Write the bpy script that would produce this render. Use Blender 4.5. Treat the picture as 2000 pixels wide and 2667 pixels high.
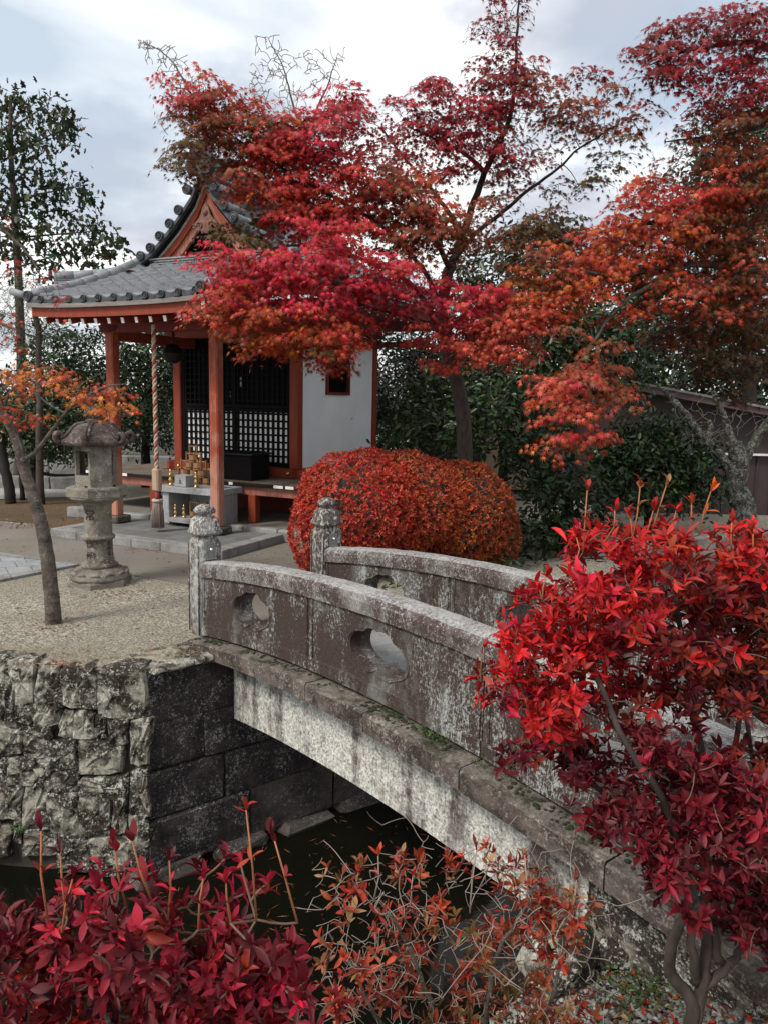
import bpy, math, random
import numpy as np
from mathutils import Vector, Matrix, Quaternion
random.seed(7); rng = np.random.default_rng(11)
scene = bpy.context.scene
for o in list(bpy.data.objects): bpy.data.objects.remove(o)
C = scene.collection

# ------------------------------------------------------------------ camera
F, PITCH, ROLL, YAW, EYE = 1962., .14673, .021945, .44619, 2.0
cp, sp = math.cos(PITCH), math.sin(PITCH); cr, sr = math.cos(ROLL), math.sin(ROLL)
def _cam(x, y, z):
    X = x; Z = y*cp - z*sp; Y = -(z*cp + y*sp)
    return (X*cr - Y*sr, X*sr + Y*cr, Z)
MW = np.array([_cam(1,0,0), _cam(0,1,0), _cam(0,0,1)])     # rows: world axes in camera frame (x right, y down, z forward)
cam_data = bpy.data.cameras.new('camera'); cam = bpy.data.objects.new('camera', cam_data); C.objects.link(cam)
right, down, fwd = MW[:,0], MW[:,1], MW[:,2]
cam.matrix_world = Matrix(((right[0], -down[0], -fwd[0], 0), (right[1], -down[1], -fwd[1], 0), (right[2], -down[2], -fwd[2], EYE), (0,0,0,1)))
cam_data.sensor_fit = 'VERTICAL'; cam_data.sensor_height = 24.0; cam_data.lens = F/2667*24.0
cam_data.clip_start = .05; cam_data.clip_end = 2000
scene.camera = cam
scene.render.resolution_x, scene.render.resolution_y = 767, 1024

def ray(px, py):
    v = np.array([px-1000, py-1333.5, F]); d = MW @ v; return d/d[1]
def at(px, py, Y):
    d = ray(px, py)*Y; return Vector((d[0], Y, EYE+d[2]))
def gnd(px, py, z=0.):
    d = ray(px, py); t = (z-EYE)/d[2]; return Vector((d[0]*t, d[1]*t, z))
def proj(P):
    v = (np.asarray(P)-np.array([0,0,EYE])) @ MW
    return 1000+F*v[...,0]/v[...,2], 1333.5+F*v[...,1]/v[...,2]

# ------------------------------------------------------------------ world, sun, exposure
world = bpy.data.worlds.new('World'); scene.world = world; world.use_nodes = True
SUN_EL, SUN_AZ = math.radians(47), math.radians(232)        # compass-like heading measured from +Y towards +X
nt = world.node_tree; nt.nodes.clear()
def N(t, typ, **kw):
    n = t.nodes.new(typ)
    for k, v in kw.items():
        if k in ('loc',): continue
        if hasattr(n, k) and not k.startswith('i_'): setattr(n, k, v)
    return n
out = N(nt, 'ShaderNodeOutputWorld'); bg = N(nt, 'ShaderNodeBackground'); bg.inputs['Strength'].default_value = .098
nt.links.new(bg.outputs[0], out.inputs[0])
sky = N(nt, 'ShaderNodeTexSky'); sky.sky_type = 'NISHITA'; sky.sun_disc = False
sky.sun_elevation = SUN_EL; sky.sun_rotation = SUN_AZ; sky.air_density = 1.2; sky.dust_density = 1.5
tc = N(nt, 'ShaderNodeTexCoord'); sep = N(nt, 'ShaderNodeSeparateXYZ'); nt.links.new(tc.outputs['Generated'], sep.inputs[0])
def M(t, op, a, b=None, c=None, clamp=False):
    n = t.nodes.new('ShaderNodeMath'); n.operation = op; n.use_clamp = clamp
    for i, v in enumerate((a, b, c)):
        if v is None: continue
        if isinstance(v, (int, float)): n.inputs[i].default_value = v
        else: t.links.new(v, n.inputs[i])
    return n.outputs[0]
zz = M(nt, 'ADD', M(nt, 'MAXIMUM', sep.outputs[2], 0.0), .22)
comb = N(nt, 'ShaderNodeCombineXYZ')
nt.links.new(M(nt, 'DIVIDE', sep.outputs[0], zz), comb.inputs[0]); nt.links.new(M(nt, 'MULTIPLY', M(nt, 'DIVIDE', sep.outputs[1], zz), 1.0), comb.inputs[1])
n1 = N(nt, 'ShaderNodeTexNoise'); n1.inputs['Scale'].default_value = 1.05; n1.inputs['Detail'].default_value = 7; n1.inputs['Roughness'].default_value = .5; n1.inputs['Distortion'].default_value = .35
n2 = N(nt, 'ShaderNodeTexNoise'); n2.inputs['Scale'].default_value = 1.7; n2.inputs['Detail'].default_value = 6; n2.inputs['Roughness'].default_value = .52
mp = N(nt, 'ShaderNodeMapping'); mp.inputs['Location'].default_value = (3.3, 1.9, 0); nt.links.new(comb.outputs[0], mp.inputs[0])
nt.links.new(mp.outputs[0], n1.inputs['Vector']); nt.links.new(mp.outputs[0], n2.inputs['Vector'])
def ramp(t, fac, stops, interp='LINEAR'):
    r = t.nodes.new('ShaderNodeValToRGB'); r.color_ramp.interpolation = interp
    e = r.color_ramp.elements
    while len(e) < len(stops): e.new(.5)
    for i, (p, c) in enumerate(stops):
        e[i].position = p; e[i].color = (*c, 1) if not isinstance(c, (int, float)) else (c, c, c, 1)
    t.links.new(fac, r.inputs[0]); return r.outputs[0]
def mixc(t, fac, a, b, blend='MIX'):
    m = t.nodes.new('ShaderNodeMix'); m.data_type = 'RGBA'; m.blend_type = blend
    if isinstance(fac, (int, float)): m.inputs[0].default_value = fac
    else: t.links.new(fac, m.inputs[0])
    for i, v in ((6, a), (7, b)):
        if isinstance(v, (tuple, list)): m.inputs[i].default_value = (*v, 1)
        else: t.links.new(v, m.inputs[i])
    return m.outputs[2]
mask = ramp(nt, n1.outputs[0], [(.34, 0.15), (.60, 1.0)])
white = ramp(nt, n2.outputs[0], [(.37, (4.6, 4.7, 5.3)), (.45, (6.0, 6.2, 6.7)), (.54, (10.8, 10.8, 10.6))])
nt.links.new(mixc(nt, mask, mixc(nt, .55, sky.outputs[0], (4.8, 5.7, 6.5)), white), bg.inputs[0])

sun_d = bpy.data.lights.new('sun', 'SUN'); sun_d.energy = 2.2; sun_d.angle = math.radians(15); sun_d.color = (1, .95, .88)
sun = bpy.data.objects.new('sun', sun_d); C.objects.link(sun)
sd = Vector((math.sin(SUN_AZ)*math.cos(SUN_EL), math.cos(SUN_AZ)*math.cos(SUN_EL), math.sin(SUN_EL)))
sun.rotation_euler = sd.to_track_quat('Z', 'Y').to_euler()
vs = scene.view_settings; vs.view_transform = 'Standard'; vs.look = 'None'; vs.exposure = 0.5; vs.gamma = 1.0; vs.use_curve_mapping = False
scene.render.engine = 'CYCLES'
scene.cycles.max_bounces = 6; scene.cycles.diffuse_bounces = 3; scene.cycles.glossy_bounces = 3; scene.cycles.transmission_bounces = 3; scene.cycles.transparent_max_bounces = 4

# ------------------------------------------------------------------ helpers: objects
def tag(o, label=None, cat=None, group=None, kind=None):
    if label: o['label'] = label
    if cat: o['category'] = cat
    if group: o['group'] = group
    if kind: o['kind'] = kind
    return o
def thing(name, label, cat, loc=(0,0,0), rz=0., group=None):
    o = bpy.data.objects.new(name, None); C.objects.link(o); o.location = loc; o.rotation_euler = (0,0,rz); o.empty_display_size = .2
    return tag(o, label, cat, group)
def link(name, me, parent=None, mw=None):
    o = bpy.data.objects.new(name, me); C.objects.link(o)
    if parent is not None: o.parent = parent
    if mw is not None: o.matrix_local = mw
    return o
def copy_tree(o, parent=None):
    c = o.copy(); C.objects.link(c)
    if parent is not None: c.parent = parent
    for ch in list(o.children): copy_tree(ch, c)
    return c

def rotz(a): return Matrix.Rotation(a, 4, 'Z')
class MB:
    """collects shapes; build() links them as ONE mesh object"""
    def __init__(s): s.v=[]; s.f=[]; s.m=[]; s.sm=[]
    def add(s, vs, fs, mi=0, smooth=False, mat=None):
        b = len(s.v)
        if mat is not None: vs = [mat @ Vector(v) for v in vs]
        s.v += [tuple(v) for v in vs]; s.f += [tuple(i+b for i in f) for f in fs]; s.m += [mi]*len(fs); s.sm += [smooth]*len(fs); return s
    def box(s, c, d, rot=None, ch=0., mi=0, jit=0.):
        """box centred c, size d, chamfer ch, rot 4x4"""
        hx, hy, hz = d[0]/2, d[1]/2, d[2]/2; ch = min(ch, hx*.9, hy*.9, hz*.9)
        vs, fs = [], []
        R = (Matrix.Translation(c) @ rot) if rot is not None else Matrix.Translation(c)
        if ch <= 0:
            vs = [(sx*hx, sy*hy, sz*hz) for sz in (-1,1) for sy in (-1,1) for sx in (-1,1)]
            fs = [(0,2,3,1),(4,5,7,6),(0,1,5,4),(2,6,7,3),(0,4,6,2),(1,3,7,5)]
        else:
            idx = {}
            for sx in (-1,1):
                for sy in (-1,1):
                    for sz in (-1,1):
                        for k, v in enumerate(((sx*hx, sy*(hy-ch), sz*(hz-ch)), (sx*(hx-ch), sy*hy, sz*(hz-ch)), (sx*(hx-ch), sy*(hy-ch), sz*hz))):
                            idx[(sx,sy,sz,k)] = len(vs); vs.append(v)
            for a in (-1,1):
                q = [idx[(a,-1,-1,0)],idx[(a,1,-1,0)],idx[(a,1,1,0)],idx[(a,-1,1,0)]]; fs.append(q if a>0 else q[::-1])
                q = [idx[(-1,a,-1,1)],idx[(-1,a,1,1)],idx[(1,a,1,1)],idx[(1,a,-1,1)]]; fs.append(q if a>0 else q[::-1])
                q = [idx[(-1,-1,a,2)],idx[(1,-1,a,2)],idx[(1,1,a,2)],idx[(-1,1,a,2)]]; fs.append(q if a>0 else q[::-1])
            for a in (-1,1):
                for b in (-1,1):
                    q = [idx[(a,b,-1,0)],idx[(a,b,-1,1)],idx[(a,b,1,1)],idx[(a,b,1,0)]]; fs.append(q if a*b<0 else q[::-1]); 
                    q = [idx[(a,-1,b,0)],idx[(a,-1,b,2)],idx[(a,1,b,2)],idx[(a,1,b,0)]]; fs.append(q if a*b>0 else q[::-1])
                    q = [idx[(-1,a,b,1)],idx[(-1,a,b,2)],idx[(1,a,b,2)],idx[(1,a,b,1)]]; fs.append(q if a*b<0 else q[::-1])
            for sx in (-1,1):
                for sy in (-1,1):
                    for sz in (-1,1):
                        q = [idx[(sx,sy,sz,0)],idx[(sx,sy,sz,1)],idx[(sx,sy,sz,2)]]; fs.append(q if sx*sy*sz>0 else q[::-1])
        if jit: vs = [(v[0]+random.uniform(-jit,jit), v[1]+random.uniform(-jit,jit), v[2]+random.uniform(-jit,jit)) for v in vs]
        return s.add(vs, fs, mi, False, R)
    def tube(s, pts, rad, n=6, mi=0, cap=True, smooth=True):
        pts = [Vector(p) for p in pts]; k = len(pts)
        if isinstance(rad, (int, float)): rad = [rad]*k
        vs, fs = [], []; up = Vector((0,0,1)); prev = None
        for i, p in enumerate(pts):
            t = (pts[min(i+1,k-1)]-pts[max(i-1,0)])
            if t.length < 1e-9: t = Vector((0,0,1))
            t.normalize()
            if prev is None: a = t.orthogonal().normalized()
            else:
                a = prev - t*prev.dot(t)
                a = a.normalized() if a.length > 1e-6 else t.orthogonal().normalized()
            prev = a; b = t.cross(a)
            for j in range(n):
                th = 2*math.pi*j/n; vs.append(p + (a*math.cos(th)+b*math.sin(th))*rad[i])
        for i in range(k-1):
            for j in range(n):
                fs.append((i*n+j, i*n+(j+1)%n, (i+1)*n+(j+1)%n, (i+1)*n+j))
        if cap: fs.append(tuple(range(n))[::-1]); fs.append(tuple((k-1)*n+j for j in range(n)))
        return s.add(vs, fs, mi, smooth)
    def lathe(s, prof, n=16, c=(0,0,0), mi=0, smooth=True, mat=None, wob=None, ph=0.):
        vs, fs = [], []
        for i, (r, z) in enumerate(prof):
            for j in range(n):
                th = 2*math.pi*j/n + ph; rr = r*(wob(th, z) if wob else 1)
                vs.append((c[0]+rr*math.cos(th), c[1]+rr*math.sin(th), c[2]+z))
        k = len(prof)
        for i in range(k-1):
            for j in range(n): fs.append((i*n+j, i*n+(j+1)%n, (i+1)*n+(j+1)%n, (i+1)*n+j))
        fs.append(tuple(range(n))[::-1]); fs.append(tuple((k-1)*n+j for j in range(n)))
        return s.add(vs, fs, mi, smooth, mat)
    def prism(s, poly, h, mat=None, mi=0):
        """poly in xy, extruded z 0..h"""
        n = len(poly); vs = [(x,y,0) for x,y in poly]+[(x,y,h) for x,y in poly]
        a = sum(poly[i][0]*poly[(i+1)%n][1]-poly[(i+1)%n][0]*poly[i][1] for i in range(n))
        fs = [tuple(range(n))[::-1], tuple(range(n,2*n))]+[(i,(i+1)%n,(i+1)%n+n,i+n) for i in range(n)]
        if a < 0: fs = [f[::-1] for f in fs]
        return s.add(vs, fs, mi, False, mat)
    def sheet(s, grid, mi=0, smooth=True):
        r, c = len(grid), len(grid[0]); vs = [p for row in grid for p in row]
        fs = [(i*c+j, i*c+j+1, (i+1)*c+j+1, (i+1)*c+j) for i in range(r-1) for j in range(c-1)]
        return s.add(vs, fs, mi, smooth)
    def mesh(s, name, mats):
        me = bpy.data.meshes.new(name); me.from_pydata(s.v, [], s.f)
        for m in (mats if isinstance(mats, (list, tuple)) else [mats]): me.materials.append(m)
        me.polygons.foreach_set('material_index', s.m); me.polygons.foreach_set('use_smooth', s.sm); me.update(); return me
    def build(s, name, mats, parent=None, mw=None, kind=None):
        o = link(name, s.mesh(name, mats), parent, mw)
        if kind: o['kind'] = kind
        return o
def cbox(name, c, d, mat, parent=None, rot=None, ch=.006, jit=0.): return MB().box(c, d, rot, ch, 0, jit).build(name, mat, parent)

# ------------------------------------------------------------------ helpers: materials
def new_mat(name):
    m = bpy.data.materials.new(name); m.use_nodes = True; t = m.node_tree; t.nodes.clear()
    o = t.nodes.new('ShaderNodeOutputMaterial'); b = t.nodes.new('ShaderNodeBsdfPrincipled'); t.links.new(b.outputs[0], o.inputs[0])
    return m, t, b, o
def coords(t, scale=(1,1,1), rnd=True):
    tcn = t.nodes.new('ShaderNodeTexCoord'); mp = t.nodes.new('ShaderNodeMapping'); mp.inputs['Scale'].default_value = scale
    t.links.new(tcn.outputs['Object'], mp.inputs[0])
    if rnd:
        oi = t.nodes.new('ShaderNodeObjectInfo'); cx = t.nodes.new('ShaderNodeCombineXYZ')
        t.links.new(M(t, 'MULTIPLY', oi.outputs['Random'], 37.), cx.inputs[0]); t.links.new(M(t, 'MULTIPLY', oi.outputs['Random'], 91.), cx.inputs[1])
        t.links.new(cx.outputs[0], mp.inputs['Location'])
    return mp.outputs[0]
def noise(t, vec, scale, detail=6, rough=.55, dist=0.):
    n = t.nodes.new('ShaderNodeTexNoise'); n.inputs['Scale'].default_value = scale; n.inputs['Detail'].default_value = detail
    n.inputs['Roughness'].default_value = rough; n.inputs['Distortion'].default_value = dist; t.links.new(vec, n.inputs['Vector']); return n.outputs[0]
def voro(t, vec, scale, feat='F1', out='Distance'):
    n = t.nodes.new('ShaderNodeTexVoronoi'); n.feature = feat; n.inputs['Scale'].default_value = scale; t.links.new(vec, n.inputs['Vector']); return n.outputs[out]
def bump(t, b, h, strength=.5, dist=.01):
    n = t.nodes.new('ShaderNodeBump'); n.inputs['Strength'].default_value = strength; n.inputs['Distance'].default_value = dist
    t.links.new(h, n.inputs['Height']); t.links.new(n.outputs[0], b.inputs['Normal'])
def simple(name, col, rough=.6, var=.25, sc=8., bs=.3, bd=.004, metal=0., spec=.4, col2=None, stretch=(1,1,1), rnd=True):
    m, t, b, o = new_mat(name); v = coords(t, stretch, rnd); n = noise(t, v, sc, 6, .6)
    c2 = col2 or tuple(c*(1-var) for c in col); c1 = tuple(min(1, c*(1+var)) for c in col) if not col2 else col
    t.links.new(ramp(t, n, [(.3, c2), (.7, c1)]), b.inputs['Base Color']); b.inputs['Roughness'].default_value = rough
    b.inputs['Metallic'].default_value = metal; b.inputs['Specular IOR Level'].default_value = spec
    if bs: bump(t, b, n, bs, bd)
    return m
def stone(name, base, stain, lich, speck=90., st=(.42,.62), lc=(.58,.66), streak=1.0, stain_sc=2.2, amt=1., lich_sc=22., bs=.6, grain=.35, rough=.85, moss=None, patch=.28, top=None):
    """granite with dark stains and pale lichen; streak<1 draws stains out vertically"""
    m, t, b, o = new_mat(name); v = coords(t); vst = coords(t, (1,1,streak)) if streak != 1.0 else v
    big = noise(t, vst, stain_sc, 8, .62, .3); fine = noise(t, v, speck, 3, .7); mid = noise(t, v, 14, 6, .65)
    g = ramp(t, fine, [(.3, tuple(c*(1-grain) for c in base)), (.5, base), (.72, tuple(min(1, c*(1+grain)) for c in base))])
    sg = ramp(t, fine, [(.35, tuple(c*.55 for c in stain)), (.65, tuple(c*1.5 for c in stain))])
    f1 = ramp(t, M(t, 'ADD', M(t, 'MULTIPLY', big, .75), M(t, 'MULTIPLY', mid, .25)), [(st[0], 0.), (st[1], amt)])
    c = mixc(t, f1, g, sg)
    lic = noise(t, v, lich_sc, 5, .75); lsp = noise(t, vst, lich_sc*2.8, 3, .8)
    pm_ = M(t, 'MULTIPLY', M(t, 'SUBTRACT', noise(t, vst, stain_sc*1.35, 5, .6), .5), patch)
    f2 = ramp(t, M(t, 'ADD', M(t, 'ADD', M(t, 'MULTIPLY', lic, .5), M(t, 'MULTIPLY', lsp, .5)), pm_), [(lc[0], 0.), (lc[1], .9)])
    c = mixc(t, f2, c, lich)
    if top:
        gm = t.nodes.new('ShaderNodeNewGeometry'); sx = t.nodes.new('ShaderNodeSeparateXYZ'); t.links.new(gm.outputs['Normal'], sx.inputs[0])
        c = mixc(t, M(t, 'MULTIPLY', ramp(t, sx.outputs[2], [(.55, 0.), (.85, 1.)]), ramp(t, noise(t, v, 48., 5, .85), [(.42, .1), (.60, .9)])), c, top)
    if moss:
        gm = t.nodes.new('ShaderNodeNewGeometry'); sx = t.nodes.new('ShaderNodeSeparateXYZ'); t.links.new(gm.outputs['Normal'], sx.inputs[0])
        mf = M(t, 'MULTIPLY', ramp(t, sx.outputs[2], [(.3, 0.), (.8, 1.)]), ramp(t, noise(t, v, 5., 6, .7), [(.48, 0.), (.6, .9)]))
        c = mixc(t, mf, c, moss)
    t.links.new(c, b.inputs['Base Color']); b.inputs['Roughness'].default_value = rough; b.inputs['Specular IOR Level'].default_value = .25
    h = M(t, 'ADD', M(t, 'MULTIPLY', fine, .5), M(t, 'MULTIPLY', mid, 1.3)); bump(t, b, h, bs, .012)
    return m
def leaf_mat(name, trans=.22, rough=.5, spec=.3, attr=True, cols=None, vary=.18):
    m = bpy.data.materials.new(name); m.use_nodes = True; t = m.node_tree; t.nodes.clear()
    o = t.nodes.new('ShaderNodeOutputMaterial'); b = t.nodes.new('ShaderNodeBsdfPrincipled'); tr = t.nodes.new('ShaderNodeBsdfTranslucent'); mx = t.nodes.new('ShaderNodeMixShader')
    if attr:
        a = t.nodes.new('ShaderNodeAttribute'); a.attribute_name = 'col'; c = a.outputs['Color']
    else:
        oi = t.nodes.new('ShaderNodeObjectInfo'); c = oi.outputs['Color']
    v = coords(t, (1,1,1), False); n = noise(t, v, 60., 4, .6)
    c = mixc(t, 1.0, c, ramp(t, n, [(.3, 1-vary), (.7, 1.0)]), 'MULTIPLY')
    t.links.new(c, b.inputs['Base Color']); t.links.new(c, tr.inputs['Color']); b.inputs['Roughness'].default_value = rough; b.inputs['Specular IOR Level'].default_value = spec
    mx.inputs[0].default_value = trans; t.links.new(b.outputs[0], mx.inputs[1]); t.links.new(tr.outputs[0], mx.inputs[2]); t.links.new(mx.outputs[0], o.inputs[0])
    return m

MAT = {}
MAT['granite'] = stone('granite_weathered', (.30,.29,.27), (.07,.05,.045), (.46,.47,.44), streak=.35, st=(.38,.52), stain_sc=3.0, lc=(.50,.58), speck=110)
MAT['panel'] = stone('bridge_panel_stone', (.17,.165,.155), (.050,.034,.027), (.36,.37,.355), streak=.3, st=(.34,.50), stain_sc=3.4, lc=(.53,.61), speck=120, lich_sc=44, patch=.6)
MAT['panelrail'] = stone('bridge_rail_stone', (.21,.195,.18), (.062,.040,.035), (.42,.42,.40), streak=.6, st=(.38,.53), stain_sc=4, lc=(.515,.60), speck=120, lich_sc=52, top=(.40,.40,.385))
MAT['girder'] = stone('girder_granite', (.52,.505,.455), (.060,.040,.035), (.60,.59,.55), streak=.05, st=(.47,.57), stain_sc=3.0, lc=(.58,.68), speck=62, amt=.93, lich_sc=40, grain=.75, bs=1.)
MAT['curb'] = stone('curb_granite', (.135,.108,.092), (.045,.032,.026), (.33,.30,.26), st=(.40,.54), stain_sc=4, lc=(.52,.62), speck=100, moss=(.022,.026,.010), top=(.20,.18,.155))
MAT['block'] = stone('abutment_dark_block', (.085,.068,.064), (.026,.022,.022), (.40,.39,.38), st=(.36,.54), stain_sc=3.5, lc=(.545,.60), speck=90, lich_sc=34, bs=1.)
MAT['blockpale'] = stone('abutment_brown_block', (.11,.09,.08), (.036,.03,.027), (.36,.34,.31), st=(.42,.6), stain_sc=2.5, lc=(.56,.63), speck=90, lich_sc=30, bs=1.)
MAT['rubble'] = stone('rubble_stone', (.33,.31,.25), (.035,.027,.020), (.52,.51,.44), st=(.425,.525), stain_sc=5.5, lc=(.53,.60), speck=80, lich_sc=22, bs=1., grain=.3)
MAT['rubbledark'] = stone('rubble_stone_brown', (.22,.195,.155), (.03,.023,.018), (.48,.47,.42), st=(.39,.50), stain_sc=6, lc=(.52,.59), speck=80, lich_sc=24, bs=1.)
MAT['lantern'] = stone('lantern_stone', (.24,.22,.18), (.085,.072,.055), (.42,.40,.34), st=(.42,.62), stain_sc=3, lc=(.55,.63), speck=110, lich_sc=26, bs=.8)
MAT['lanternroof'] = stone('lantern_roof_stone', (.15,.12,.105), (.055,.04,.036), (.38,.36,.34), st=(.38,.56), stain_sc=4, lc=(.56,.63), speck=90, lich_sc=24, bs=.8)
MAT['grey_granite'] = stone('grey_granite', (.30,.305,.31), (.16,.16,.16), (.52,.52,.52), st=(.5,.7), stain_sc=3, lc=(.54,.60), speck=150, lich_sc=60, grain=.55, bs=.3, rough=.65)
MAT['kerb'] = stone('kerb_granite', (.26,.26,.25), (.13,.12,.11), (.40,.40,.38), st=(.45,.65), stain_sc=3, lc=(.56,.64), speck=130, lich_sc=50, grain=.4, bs=.3)
MAT['slab'] = stone('slab_grey', (.17,.175,.17), (.11,.108,.10), (.25,.25,.24), st=(.4,.65), stain_sc=2, lc=(.6,.7), speck=130, lich_sc=40, grain=.2, bs=.25)
MAT['basestone'] = stone('base_stone', (.16,.145,.12), (.07,.06,.05), (.3,.29,.26), st=(.42,.6), speck=90)
MAT['copingfar'] = stone('coping_far', (.33,.31,.28), (.16,.14,.12), (.5,.48,.44), st=(.45,.6), speck=50)
def wood_paint(name, col, worn, wf=(.55,.68), zfade=None):
    m, t, b, o = new_mat(name); v = coords(t, (1,1,.06)); v2 = coords(t)
    gr = noise(t, v, 45., 5, .6); pat = noise(t, v2, 3.5, 8, .65)
    c = mixc(t, ramp(t, gr, [(.35, .0), (.65, 1.)]), tuple(x*.72 for x in col), col)
    f = M(t, 'ADD', M(t, 'MULTIPLY', pat, .6), M(t, 'MULTIPLY', gr, .4))
    if zfade:
        tcn = t.nodes.new('ShaderNodeTexCoord'); sx = t.nodes.new('ShaderNodeSeparateXYZ'); t.links.new(tcn.outputs['Object'], sx.inputs[0])
        mr = t.nodes.new('ShaderNodeMapRange'); mr.inputs[1].default_value = zfade[0]; mr.inputs[2].default_value = zfade[1]; mr.inputs[3].default_value = .22; mr.inputs[4].default_value = -.06
        t.links.new(sx.outputs[2], mr.inputs[0]); f = M(t, 'ADD', f, mr.outputs[0])
    c = mixc(t, ramp(t, f, [(wf[0], 0.), (wf[1], .85)]), c, worn)
    t.links.new(c, b.inputs['Base Color']); b.inputs['Roughness'].default_value = .6; b.inputs['Specular IOR Level'].default_value = .3
    bump(t, b, gr, .4, .004); return m
MAT['red'] = wood_paint('vermilion_timber', (.27,.045,.018), (.15,.045,.028))
MAT['redpost'] = wood_paint('vermilion_post', (.33,.065,.030), (.45,.22,.155), (.44,.62), (.2,1.6))
MAT['redpale'] = wood_paint('faded_vermilion', (.32,.10,.065), (.36,.17,.12), (.45,.6))
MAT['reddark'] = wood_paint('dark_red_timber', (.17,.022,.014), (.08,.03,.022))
MAT['black'] = simple('black_lacquer', (.006,.005,.005), .75, .3, 20., .1, spec=.1)
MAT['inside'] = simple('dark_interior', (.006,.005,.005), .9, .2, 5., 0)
MAT['paper'] = simple('paper_white', (.86,.86,.84), .8, .04, 30., .05)
MAT['plaster'] = simple('white_plaster', (.83,.85,.86), .85, .05, 2.2, .15, .003)
MAT['tile'] = stone('roof_tile_grey', (.26,.27,.285), (.16,.165,.17), (.34,.35,.36), st=(.42,.68), stain_sc=5, lc=(.6,.7), speck=80, lich_sc=22, grain=.15, bs=.25, rough=.42)
MAT['tiledark'] = stone('roof_tile_dark', (.075,.078,.082), (.03,.032,.034), (.26,.27,.28), st=(.42,.62), stain_sc=9, lc=(.58,.68), speck=80, lich_sc=30, grain=.2, bs=.3, rough=.45)
MAT['greywood'] = simple('grey_weathered_wood', (.20,.18,.16), .8, .35, 20., .5, .004, stretch=(.15,1,1))
MAT['deckwood'] = simple('veranda_boards', (.15,.115,.085), .65, .4, 14., .4, .003, stretch=(1,.1,1))
MAT['white'] = simple('white_paint', (.74,.73,.69), .6, .12, 14., .1)
MAT['carved'] = simple('carved_pink_wood', (.17,.075,.052), .7, .45, 25., .5)
MAT['edge'] = simple('weathered_edge', (.42,.40,.36), .8, .4, 22., .4)
MAT['pailwood'] = simple('pail_wood', (.30,.155,.07), .6, .35, 18., .3, stretch=(1,1,.15))
MAT['brass'] = simple('brass', (.62,.42,.16), .3, .25, 12., .1, metal=1.)
MAT['bronze'] = simple('dark_bronze', (.02,.018,.016), .4, .3, 12., .2, metal=.6)
MAT['steel'] = simple('steel_plate', (.20,.20,.20), .5, .25, 40., .1, metal=.5)
MAT['shiny'] = simple('bright_knob', (.9,.9,.9), .2, .05, 10., 0, metal=1.)
MAT['rope'] = simple('rope_hemp', (.42,.33,.24), .9, .3, 60., .6)
MAT['ropered'] = simple('rope_red', (.30,.06,.05), .9, .3, 60., .6)
MAT['ropewhite'] = simple('rope_white', (.46,.38,.30), .9, .2, 60., .6)
MAT['tassel'] = simple('tassel_fibre', (.26,.20,.18), .9, .45, 80., .6, stretch=(1,1,.1))
MAT['blockwood'] = simple('rope_grip_wood', (.38,.27,.19), .7, .3, 16., .3, stretch=(1,1,.1))
MAT['bark'] = simple('maple_bark', (.060,.044,.036), .9, .5, 22., .9, .01, stretch=(1,1,.35))
MAT['barkblack'] = simple('dark_bark', (.022,.018,.016), .9, .5, 22., .8, .01, stretch=(1,1,.35))
MAT['barkpale'] = stone('pale_bark', (.12,.10,.08), (.055,.043,.034), (.27,.25,.21), st=(.42,.6), stain_sc=6, lc=(.56,.64), speck=60, lich_sc=20, streak=2.5, bs=.8)
MAT['barklichen'] = stone('lichen_bark', (.11,.095,.075), (.032,.027,.023), (.32,.33,.29), st=(.42,.55), stain_sc=8, lc=(.49,.57), speck=60, lich_sc=14, bs=1.)
MAT['twigpale'] = simple('pale_twig', (.26,.215,.18), .8, .3, 30., .3)
MAT['twigbrown'] = simple('brown_twig', (.13,.075,.05), .8, .35, 30., .3)
MAT['twigorange'] = simple('orange_shoot', (.33,.12,.05), .7, .25, 30., .2)
MAT['leaf'] = leaf_mat('leaf_tinted'); MAT['leafobj'] = leaf_mat('leaf_single', attr=False)
MAT['glossleaf'] = leaf_mat('leaf_evergreen', .10, .34, .35); MAT['glossobj'] = leaf_mat('leaf_evergreen_single', .10, .34, .35, attr=False)
MAT['soil'] = simple('dark_soil', (.045,.036,.027), .95, .4, 9., .8, .02)
MAT['moss'] = simple('moss', (.022,.028,.010), .95, .5, 60., 1., .01)
MAT['weed'] = simple('weed_green', (.07,.13,.035), .6, .3, 30., .2)
MAT['brownwall'] = simple('brown_metal_wall', (.048,.030,.031), .6, .12, 4., .1)
MAT['brownroof'] = simple('brown_metal_roof', (.11,.062,.064), .5, .2, 6., .1)
MAT['tan'] = simple('tan_board', (.36,.27,.17), .7, .15, 8., .1)
MAT['redplastic'] = simple('red_plastic', (.5,.02,.015), .4, .1, 10., 0)

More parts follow.
